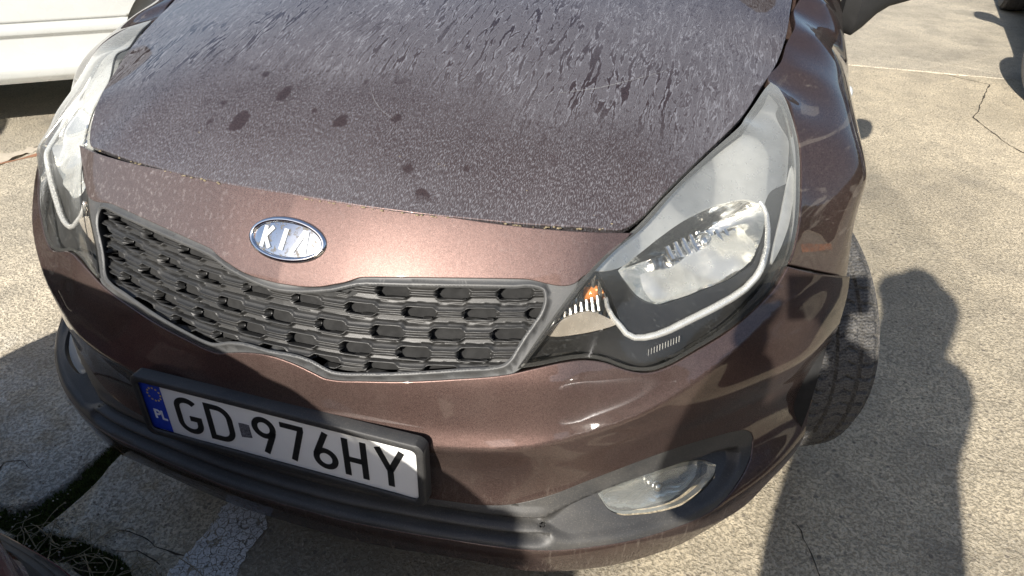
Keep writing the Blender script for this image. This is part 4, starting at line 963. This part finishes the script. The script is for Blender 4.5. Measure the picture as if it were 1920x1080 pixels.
def front_body(root,P,full=True):
    bl=sym(D['bumper_top']+D['seam']+D['bumper_arch']+D['bumper_bot']); tl=sym(D['trim_top']+D['trim_side'])
    # extra points hug the crease so that it stays crisp
    xs=np.arange(-.84,.84,.006); ex=[]
    for dz in (-.006,0,.006): ex.append(fas_inv(np.column_stack([xs,F(xs,_cr(np.abs(xs))+dz),_cr(np.abs(xs))+dz])))
    ex=np.vstack(ex); B=curve(np.array(bl),.01); ex=ex[inside(B,ex)]; ex=ex[dist(B,ex)>.01]
    bp=panel('front_bumper',P['bumper'],[bl,tl],fas,.009,.020,.0016,root,round_=.0022,extra=ex)
    # lower trim with ledges and lamp pockets
    poc=curve(np.array(D['pocket']),.004); poc2=poc*[-1,1]; fogl=curve(np.array(D['fog']),.004)
    def off(q):
        a=np.abs(q[:,0]); z=q[:,1]; qq=np.column_stack([a,z])
        ds=np.where(inside(poc,qq),dist(poc,qq),0)
        o=np.full(len(q),-.0015)
        led=np.zeros(len(q)); tops=[.318,.2965,.2760,.2480]; dep=[0.004,.017,.017]
        for k in range(3):
            hi,lo=tops[k],tops[k+1]; m=(z<=hi)&(z>lo); t=(hi-z)/(hi-lo)
            prof=dep[k]*(1-smooth(t/.80))*smooth((t+.0)/.10 if k else t*0+1)
            led=np.where(m,prof,led)
        o=o-led*smooth((.455-a)/.03)
        cut=(a-.44)/.34
        wedge=smooth((z-.255)/.10)*.92+.08
        o=o-.040*smooth((ds+.0005)/.0150)*wedge
        return o
    ep=[]
    for d in (.0025,.005,.0075,.010,.0125,.015):
        e=inset(poc,d); ep.append(e[inside(poc,e)&(dist(poc,e)>.85*d)])
    ep=np.vstack(ep); zz=[]
    for z_ in (.2985,.2965,.2945,.2925,.2780,.2760,.2740,.2720): 
        aa=np.arange(-.44,.44,.006); zz.append(np.column_stack([aa,np.full(len(aa),z_)]))
    T=curve(np.array(tl),.006); ex=np.vstack([ep,ep*[-1,1]]+zz); ex=ex[inside(T,ex)]; ex=ex[(dist(T,ex)>.004)&~inside(fogl,np.abs(ex)*[1,1])]; ex=ex[dist(fogl,np.column_stack([np.abs(ex[:,0]),ex[:,1]]))>.004]
    tr=panel('lower_trim',M_trim,[tl,D['fog'],[(-a,b) for a,b in D['fog']][::-1]],fas,.0065,.02,.0016,root,off,extra=ex)
    for s in (False,True):
        fb=panel('fog_lamp',M_bowl,[D['fog']],fas,.006,.012,.001,root,lambda q:-.050+.0*q[:,0],mirror=s)
        l=panel('fog_lens',M_clear,[D['fog']],fas,.006,.020,.001,fb,lambda q:np.where(inside(fogl,np.abs(q)*[1,1]),-.017+.006*smooth(dist(fogl,np.abs(q))/.02),-.017),mirror=s,round_=.0018)
        c=np.array(D['fog']).mean(0); Pc=(fas(np.array([c]))[0]-.036*normals(fas,np.array([c]))[0])*([-1,1,1] if s else [1,1,1]); b=MB(); b.sphere(Pc,.009,14,10); b.obj('fog_bulb',M_chrome,fb)
    nose=sym(D['nose_top']+D['nose_side']+D['sur_top'][::-1])
    panel('nose_panel',P['nose'],[nose],fas,.010,.014,.0012,root,round_=.0018)
    inner=np.array(sym(D['inner'])); ic=curve(inner,.006)
    def so(q): d=dist(ic,q); return -.0022+.0034*np.exp(-((d-.004)/.0032)**2)-.0012*smooth((d-.007)/.002)
    sl=sym(D['sur_top']+D['sur_side'][0:]+[p for p in reversed([(x,z) for x,z in D['bumper_top'] if x<.41])])
    panel('grille_surround',M_surr,[sl,inner],fas,.006,.028,.0010,root,so,round_=.0015,extra=np.vstack([inset(ic,-d) for d in (.0025,.004,.0055)]))
    grille(root)
    hl=D['hood_front']+D['hood_side']+[(0,1.10)]
    panel('hood',P['hood'],[sym(hl)],hood,.014,.016,.0016,root,round_=.0028,ref=(0,.8,.0))
    if full:
        hd=[o for o in root.children if o.name.split('.')[0]=='hood'][-1]
        ms=simple('scratch_primer',(.24,.235,.23),.8)
        for pts,w in (([(.300,.46),(.35,.492),(.40,.528),(.46,.59),(.52,.66)],.0007),([(.02,.42),(.045,.385),(.07,.362),(.10,.345)],.0005)):
            p=curve(np.array(pts),.006,False,5); p=p+np.cumsum(rng.normal(0,.0002,p.shape),0); t_=np.gradient(p,axis=0); t_/=np.linalg.norm(t_,axis=1)[:,None]; nn=np.stack([-t_[:,1],t_[:,0]],1)*w*(.3+rng.random((len(p),1)))*.6*np.sin(np.linspace(.15,math.pi-.15,len(p)))[:,None]
            V=np.vstack([hood(p+nn),hood(p-nn)])+[0,0,.0005]; m_=len(p); mesh_obj('scratch',V,[(i,i+1,m_+i+1,m_+i) for i in range(m_-1)],ms,hd,False)
        b=MB()
        hf=curve(np.array(sym(D['hood_front'])[::-1]),.002,False,5); hf=hf[np.abs(hf[:,0])<.5]
        hp=hood(hf)
        for k in range(170):
            q=hp[random.randrange(len(hp))]
            if q[0]<-.35 and random.random()<.6: continue
            s_=random.uniform(.0006,.0019); b.sphere(q+np.array([random.gauss(0,.001),-.0024+random.gauss(0,.0005),-.0035+random.gauss(0,.0008)]),s_,5,3,(random.uniform(1,2.6),1,.8))
        tag(b.obj('gap_debris',simple('leaf_dust',(.22,.18,.11),.95,0,.5,500),hd),kind='stuff')
    fl=list(D['fender'])
    lip=[]
    for a in np.linspace(80,180,11): lip.append((.886,.80-.352*math.cos(math.radians(a)),.31+.352*math.sin(math.radians(a))))
    tail=[(.885,1.20,.20),(.885,1.328,.20),(.886,1.328,.55),(.874,1.328,.76),(.845,1.328,.85),(.802,1.328,.934),(.742,1.33,.950)]
    gap=[(.7265,1.2,.936),(.7205,1.0,.902),(.7115,.85,.8725),(.700,.770,.852)]
    fl+= [tuple(fend.inv(np.array(p))[0]) for p in lip+tail+gap]
    for s in (False,True): panel('front_fender',P['fender'],[fl],fend,.012,.014,.0015,root,mirror=s,round_=.0022)
    for s in (False,True):
        if not s:
            h=headlight(root)
            kids=list(h.children); h2=mirrored(h,'headlight',root)
            for k in kids: mirrored(k,k.name.split('.')[0],h2)
    # dark shells added so the gaps look black, wheel housings
    for nm,loops,mp,ref,st in (('inner_dark_shell',[sym([(0,.75),(.60,.73),(.80,.68),(.90,.58),(.93,.30),(.90,.20),(0,.20)])],fas,(0,1.2,.35),.03),('hood_dark_shell',[sym([(0,.22),(.48,.32),(.55,.42),(.66,.8),(.68,1.1),(0,1.1)])],hood,(0,.8,0),.04)):
        panel(nm,M_cavity,loops,mp,st,.01,0,root,lambda q:np.full(len(q),-.10 if mp is fas else -.06),flange=False,ref=ref)
    for s in (1,-1):
        b=MB(); n=22
        b.loft([[(s*x,.79-.372*math.cos(math.pi*(i/n*1.16-.08)),.30+.372*math.sin(math.pi*(i/n*1.16-.08))) for i in range(n+1)] for x in (.868,.55)],False,False); k=len(b.V)
        b.obj('wheel_housing',M_cavity,root)
    b=MB(); b.box((0,1.0,.42),(.50,.35,.20)); b.box((0,2.4,.20),(.70,1.6,.03)); b.obj('underbody',M_cavity,root,False)
    if full:
        number_plate(root); badge(root)

def brown_car():
    root=empty('parked_car',(0,2.0,GZ),'brown hatchback with dusty bonnet and white number plate in the middle','car','parked cars')
    front_body(root,dict(bumper=P_bumper,nose=P_nose,hood=P_hood,fender=P_fend))
    wheel(root,.790,.772,math.radians(26)); wheel(root,-.772,.772,math.radians(26),side=-1)
    for s in (1,-1): wheel(root,s*.765,3.36,0,side=s)
    rear_body(root,P_fend)
    for s in (1,-1): side_mirror(root,P_fend,s)
    t=NT('painted_amber_light'); c=t.coord(); tr=t.n.new('ShaderNodeBsdfTransparent')  # amber light thrown by the headlight, painted as a faint patch on the fender
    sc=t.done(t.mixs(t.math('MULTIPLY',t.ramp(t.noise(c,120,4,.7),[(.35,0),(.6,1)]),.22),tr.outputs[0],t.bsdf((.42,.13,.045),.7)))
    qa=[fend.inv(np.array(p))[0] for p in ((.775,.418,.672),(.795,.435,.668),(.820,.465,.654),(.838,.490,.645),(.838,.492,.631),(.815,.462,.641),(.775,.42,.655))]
    panel('amber_light_patch',sc,[qa],fend,.01,.001,0,root,lambda q:np.full(len(q),.0008),flange=False)
    b=MB(); b.sphere((.868,.965,.752),.018,14,10,(.42,1.5,.72)); b.obj('side_repeater',M_clear,root)
    return root
# ------------------------------------------------------------------ the neighbours
def copy_tree(o,parent,skip=(),remap=None):
    for ch in list(o.children):
        if ch.name.split('.')[0] in skip: continue
        c=ch.copy(); COL.objects.link(c); c.parent=parent; c.matrix_parent_inverse=ch.matrix_parent_inverse.copy()
        if remap:
            for i,sl in enumerate(c.material_slots):
                m0=sl.material
                if m0 is not None and m0 in remap: sl.link='OBJECT'; sl.material=remap[m0]
        copy_tree(ch,c,skip,remap)
def neighbour(src,loc,rotz,scale,label,base,skip):
    r=empty('parked_car',loc,label,'car','parked cars'); r.rotation_euler=(0,0,rotz); r.scale=scale
    pm=simple('car_paint',base,.3,.25,.05,30,coat=1.)
    copy_tree(src,r,skip,{P_bumper:pm,P_nose:pm,P_hood:pm,P_fend:pm}); return r

def white_car():
    root=empty('parked_car',(-2.9,1.3,GZ),'white car seen from its side, only sill, door and wheel arch in view','car','parked cars')
    A=np.array([-2.521,1.594,0.]); u=np.array([.8181,.5751,0.]); nrm=np.array([.5751,-.8181,0.]); up=np.array([0,0,1.])
    pw=simple('white_paint',(.50,.52,.51),.28,0,.03,8,coat=1.)
    s_arch=.93; R=.375; zc=.28
    prof=spline([.16,.205,.222,.245,.272,.290,.40,.412,.424,.440,.455,.462,.470,.478,.50,.60,.80,.95],
                [-.04,-.010,.004,.018,.022,.010,-.004,.006,.016,.018,.017,.006,.006,.017,.018,.030,.020,-.02])
    def mp(q): return A+q[:,0:1]*u+q[:,1:2]*up+prof(q[:,1])[:,None]*nrm
    def archp(c): return [(c+R*math.cos(math.radians(a)),zc+R*math.sin(math.radians(a))) for a in np.linspace(170,10,16)]
    low=.205
    def cut(c): return [(c-R*1.0,low)]+[(c+R*math.cos(math.radians(a)),zc+R*math.sin(math.radians(a))) for a in np.linspace(165,15,15)]+[(c+R,low)]
    lo=[(-2.75,.30),(-2.72,low)]+cut(-1.95)+[(-1.5,low)]+[(.5,low)]
    front=cut(s_arch)[0:]+[(1.55,.24),(1.62,.40),(1.60,.60),(1.45,.74)]
    ref=tuple(A-nrm*1.0+up*.5)
    zgrid=np.array([.205,.215,.222,.232,.245,.258,.272,.281,.290,.30,.40,.406,.412,.418,.424,.44,.455,.4585,.462,.466,.470,.474,.478,.486])
    def xtra(poly):
        g=np.array([(s,z) for s in np.arange(-2.6,1.6,.05) for z in zgrid]); p=curve(np.array(poly),.02); g=g[inside(p,g)]; return g[dist(p,g)>.006]
    a=s_arch-R
    door=[(-.62,low),(-.305,low),(-.305,.60),(-.34,.93),(-.62,.93)]
    wing=[(-.300,low)]+cut(s_arch)+[(1.55,.24),(1.62,.40),(1.60,.60),(1.45,.78),(.9,.88),(-.33,.93),(-.300,.60)]
    wing=[(-.300,low)]+cut(s_arch)+[(1.55,.24),(1.62,.40),(1.60,.60),(1.45,.78),(.9,.88),(-.33,.93),(-.300,.60)]
    rear=[(-.625,low),(-.625,.93),(-2.60,.93),(-2.74,.62),(-2.70,low+.02)]+cut(-1.95)
    # a single skin without door gaps in view would also be true to the photo: the gaps lie outside the frame
    for nm,poly in (('front_door',door),('front_wing',wing),('rear_wing',rear)):
        panel(nm,pw,[poly],mp,5.,.02,.002,root,ref=ref,extra=xtra(poly),edge=.02)
    w=lambda s,d,z: A+s*u-d*nrm+z*up
    body=[]
    for s,z0,z1,ins in ((-2.70,.30,.85,.12),(-2.4,.22,.93,.06),(.9,.22,.88,.06),(1.4,.24,.76,.08),(1.60,.32,.58,.2)):
        body.append([w(s,ins,z0+.2 if -2.3<s<1.2 else z0),w(s,ins,z1),w(s,1.7-ins,z1),w(s,1.7-ins,z0)])
    b=MB(); b.loft(body); b.obj('body_core',pw,root,False)
    g=[]
    for s,d,z in ((-2.62,.25,.94),(-2.2,.30,1.42),(-.6,.26,1.47),(.2,.28,1.40),(.95,.20,.90)): g.append([w(s,.12,.92),w(s,d,z),w(s,1.7-d,z),w(s,1.58,.92)])
    b=MB(); b.loft(g); b.obj('cabin_glass',M_glass,root,False)
    b=MB(); b.loft([[w(s,d,z),w(s,.85,z+.03),w(s,1.7-d,z),w(s,.85,z-.03)] for s,d,z in ((-2.25,.29,1.42),(-1.4,.26,1.475),(-.6,.25,1.48),(.15,.27,1.42))]); b.obj('roof',pw,root,False)
    for sc in (s_arch,-1.95):
        b=MB(); b.loft([[w(sc+.385*math.cos(math.radians(a)),d,zc+.385*math.sin(math.radians(a))) for a in np.linspace(-10,190,16)] for d in (.012,.3)],False,False); b.obj('wheel_housing',M_cavity,root)
        b=MB(); b.add(*[(V,F_) for V,F_ in [tube([w(sc,.30,zc),w(sc,.30,zc)],.1,4)]][0]) if False else None
        b=MB(); n=40; st=.30 if sc>0 else 0
        ax=nrm*math.cos(st)+u*math.sin(st); f=u*math.cos(st)-nrm*math.sin(st); C=w(sc,.13,zc-.005)
        b.loft([[C+ax*x+r*(math.cos(2*math.pi*i/n)*f+math.sin(2*math.pi*i/n)*up) for i in range(n)] for x,r in ((-.10,.19),(-.105,.28),(-.085,.312),(-.04,.317),(-.036,.309),(-.030,.317),(.030,.317),(.036,.309),(.04,.317),(.085,.312),(.105,.28),(.10,.19))],True,False)
        wh=b.obj('wheel',M_tyre,root,True,30)
        b=MB(); b.loft([[C+ax*x+r*(math.cos(2*math.pi*i/n)*f+math.sin(2*math.pi*i/n)*up) for i in range(n)] for x,r in ((.098,.20),(.085,.19),(.06,.05),(.07,.01))]); b.obj('rim',M_rim,wh)
    return root

def photographer():
    V=[];E=[];Rr=[]
    def v(p,r): V.append(p); Rr.append(r); return len(V)-1
    def ch(*pts,start=None):
        last=start
        for p,r in pts:
            k=v(p,r)
            if last is not None: E.append((last,k))
            last=k
        return last
    bx,by=.765,-1.24
    pel=v((bx,by,.90),(.235,.16))
    sp=ch(((bx,by+.01,1.05),(.215,.15)),((bx,by,1.22),(.195,.135)),((bx+.01,by,1.36),(.16,.11)),((bx+.05,by+.02,1.45),(.11,.09)),start=pel)
    ch(((bx+.09,by+.055,1.52),(.115,.10)),((bx+.085,by+.075,1.60),(.150,.13)),((bx+.085,by+.07,1.655),(.125,.11)),start=sp)
    chest=3
    for s,hand in ((1,(.655,-.69,1.215)),(-1,(.545,-.70,1.205))):
        sh=(bx+s*.175,by+.02,1.37); el=((.90,by+.26,1.02) if s>0 else (.465,by+.31,.965))
        ch((sh,(.068,.068)),(((sh[0]+el[0])/2+s*.01,(sh[1]+el[1])/2,(sh[2]+el[2])/2),(.066,.066)),(el,(.066,.066)),(((el[0]+hand[0])/2,(el[1]+hand[1])/2,(el[2]+hand[2])/2),(.058,.058)),((hand[0]-s*-.005,hand[1]-.05,hand[2]-.01),(.036,.036)),start=chest)
    for s in (1,-1):
        ch(((bx+s*.095,by,.80),(.098,.105)),((bx+s*.10,by+.02,.45),(.062,.066)),((bx+s*.105,by,.08),(.042,.045)),((bx+s*.11,by+.02,GZ+.045),(.045,.05)),((bx+s*.12,by+.14,GZ+.035),(.042,.032)),start=pel)
    me=bpy.data.meshes.new('person'); me.from_pydata(V,E,[]); o=bpy.data.objects.new('person',me); COL.objects.link(o)
    sk=o.modifiers.new('skin','SKIN'); ss=o.modifiers.new('sub','SUBSURF'); ss.levels=2; ss.render_levels=2
    for i,r in enumerate(Rr): me.skin_vertices[0].data[i].radius=r; me.skin_vertices[0].data[i].use_root=(i==0)
    bpy.context.view_layer.update(); dg=bpy.context.evaluated_depsgraph_get()
    m2=bpy.data.meshes.new_from_object(o.evaluated_get(dg)); o.modifiers.clear(); o.data=m2; m2.name='person'
    for m in (simple('jacket',(.105,.016,.022),.75,0,.2,20),simple('jeans',(.03,.04,.065),.85,0,.25,60),simple('skin',(.52,.33,.25),.5,0,.06,30),simple('shoes',(.03,.03,.03),.5),simple('hood_fabric',(.09,.015,.02),.8)): m2.materials.append(m)
    for p in m2.polygons:
        c=p.center
        p.material_index=3 if c.z<.06 else 1 if c.z<.88 else 2 if (c.z>1.47 and c.y>by+.10) or (c.y>-.77 and c.z<1.35) else 4 if c.z>1.46 else 0
    m2.shade_smooth()
    tag(o,'person in a dark red jacket and jeans holding up a phone before the brown car','person')
    skin=m2.materials[2]
    # fingers round the phone, a face under the hood
    for s,hx in ((1,.668),(-1,.530)):
        b=MB()
        for k,L in enumerate((.060,.070,.066,.054)):
            z=1.238-.018*k; x0=hx; p=[(x0,-.735,z-.015),(x0+s*.012,-.70,z-.008),(x0+s*.006,-.665,z-.002),(x0-s*.012,-.640-.001*k,z+.001),(x0-s*.03,-.634,z+.002)]
            b.add(*tube(p,[.010,.0098,.009,.008,.005],8))
        b.add(*tube([(hx,-.745,1.185),(hx-s*.006,-.715,1.20),(hx-s*.022,-.690,1.222),(hx-s*.036,-.680,1.245)],[.013,.012,.0105,.006],8))
        b.sphere((hx-s*.002,-.738,1.200),.034,12,8,(.62,.9,1.15))
        b.obj('hand',skin,o)
    b=MB(); hx,hy,hz=bx+.10,by+.09,1.59
    b.sphere((hx,hy+.03,hz-.01),.085,18,14,(.92,1.0,1.25)); b.add(*tube([(hx,hy+.105,hz+.035),(hx,hy+.125,hz-.005),(hx,hy+.112,hz-.022)],[.008,.013,.011],8))
    for s in (1,-1): b.sphere((hx+s*.082,hy+.02,hz-.005),.022,8,6,(.4,.8,1.3))
    b.obj('face',skin,o)
    b=MB()
    for s in (1,-1): b.sphere((hx+s*.031,hy+.102,hz+.025),.012,10,8,(1.2,.7,.7))
    b.obj('eye',M_ink,o)
    b=MB(); b.add(*tube([(hx-.024,hy+.104,hz-.052),(hx,hy+.112,hz-.050),(hx+.024,hy+.104,hz-.052)],[.003,.006,.003],6)); b.obj('mouth',simple('lips',(.40,.17,.15),.5),o)
    # the telephone, its camera looks out at the place this picture is taken from
    Rm=np.array(cam.matrix_world.to_3x3()); Cc=np.array(cam.location if False else cam.matrix_world.translation)
    ph=MB(); ph.box(Cc+Rm@np.array([.052,-.022,.016]),(.078,.037,.004),Rm)
    p=ph.obj('smartphone',simple('phone_shell',(.02,.02,.022),.25),None,False); bevel(p,.003,2)
    tag(p,'black smartphone held up in both hands of the person in dark red','phone')
    b=MB(); b.add(*tube([Cc+Rm@np.array([0,0,.0125]),Cc+Rm@np.array([0,0,.0112])],.006,16)); b.obj('camera_ring',M_chrome,p)

def backdrop():
    """garage row and hedges added out of view to darken reflections in the paint"""
    t=NT('added_garage_brick'); c=t.coord(); br=t.n.new('ShaderNodeTexBrick'); t.link(t.coord((1,1,1),rot=(math.pi/2,0,0)),br.inputs['Vector']); br.inputs['Scale'].default_value=4
    br.inputs['Color1'].default_value=(.11,.055,.04,1); br.inputs['Color2'].default_value=(.15,.075,.05,1); br.inputs['Mortar'].default_value=(.2,.18,.16,1)
    mb=t.done(t.bsdf(br.outputs[0],.9)); mr=simple('added_garage_felt',(.04,.04,.04),.9); md=simple('added_garage_door_paint',(.06,.075,.07),.6)
    g=empty('added_garage_row',(0,-15,GZ),'long low brick garage row with dark doors added unseen behind the viewer to darken reflections','garage')
    b=MB(); b.box((0,-17,2.0+GZ),(26,2.5,2.0)); b.obj('added_garage_wall',mb,g,False)
    b=MB(); b.box((0,-17,4.12+GZ),(26.3,2.8,.12)); b.obj('roof',mr,g,False)  # roof of the added garage row
    for k in range(14):
        b=MB(); b.box((-22.75+3.5*k,-14.47,1.15+GZ),(1.3,.04,1.15)); b.obj('added_garage_door',md,g,False)
    mh=simple('added_hedge_leaf',(.035,.055,.02),.8,0,.4,30)
    for x,lab in ((15,'tall clipped dark hedge added out of view on the right to darken reflections'),(-16,'tall clipped dark hedge added out of view on the left to darken reflections')):
        V=[];F_=[]
        for _ in range(9000):
            face=random.random(); yy=random.uniform(-14,22); zz=random.uniform(GZ,3.4); xx=x+random.uniform(-.9,.9) if face<.3 else x-(.9 if x>0 else -.9)+random.gauss(0,.10)
            if face<.3: zz=3.4+random.gauss(0,.12)
            k=len(V); s=.16; d=[np.array((xx,yy,zz))+rng.normal(0,s,3) for _ in range(3)]; V+=d; F_.append((k,k+1,k+2))
        h=mesh_obj('hedge',V,F_,mh,None,False); tag(h,lab,'hedge',None)  # hedge added out of view to darken reflections
        b=MB(); b.box((x,4,1.6+GZ),(.75,18,1.6)); b.obj('added_hedge_core',mh,h,False)
M_tyre=tyre_rubber(); M_rim=simple('alloy_rim',(.45,.46,.47),.3,.8)
setting()
car=brown_car()
neighbour(car,(3.31,4.68,GZ),-.165,(1,1,1),'car at the right edge of the photo, just a sliver of its tyre in view',(.03,.03,.034),('number_plate','emblem'))
neighbour(car,(-.595,-.238-2.0,GZ),math.pi,(.93,1,1.15),'dark red car parked nose to nose with the brown hatchback',(.16,.012,.02),('number_plate','emblem','side_mirror'))
neighbour(car,(-3.72,-1.08,GZ),math.pi,(1,1,1),'dark grey car standing off to the left whose shadow lies beside the white car',(.05,.05,.055),('number_plate','emblem'))
neighbour(car,(2.72,-1.42,GZ),math.pi,(1,1,1),'dark blue car added out of view on the right to darken the reflection in the brown bumper corner',(.012,.016,.035),('number_plate','emblem'))  # unseen car added so the bumper corner reflects something dark
white_car()
backdrop()
photographer()
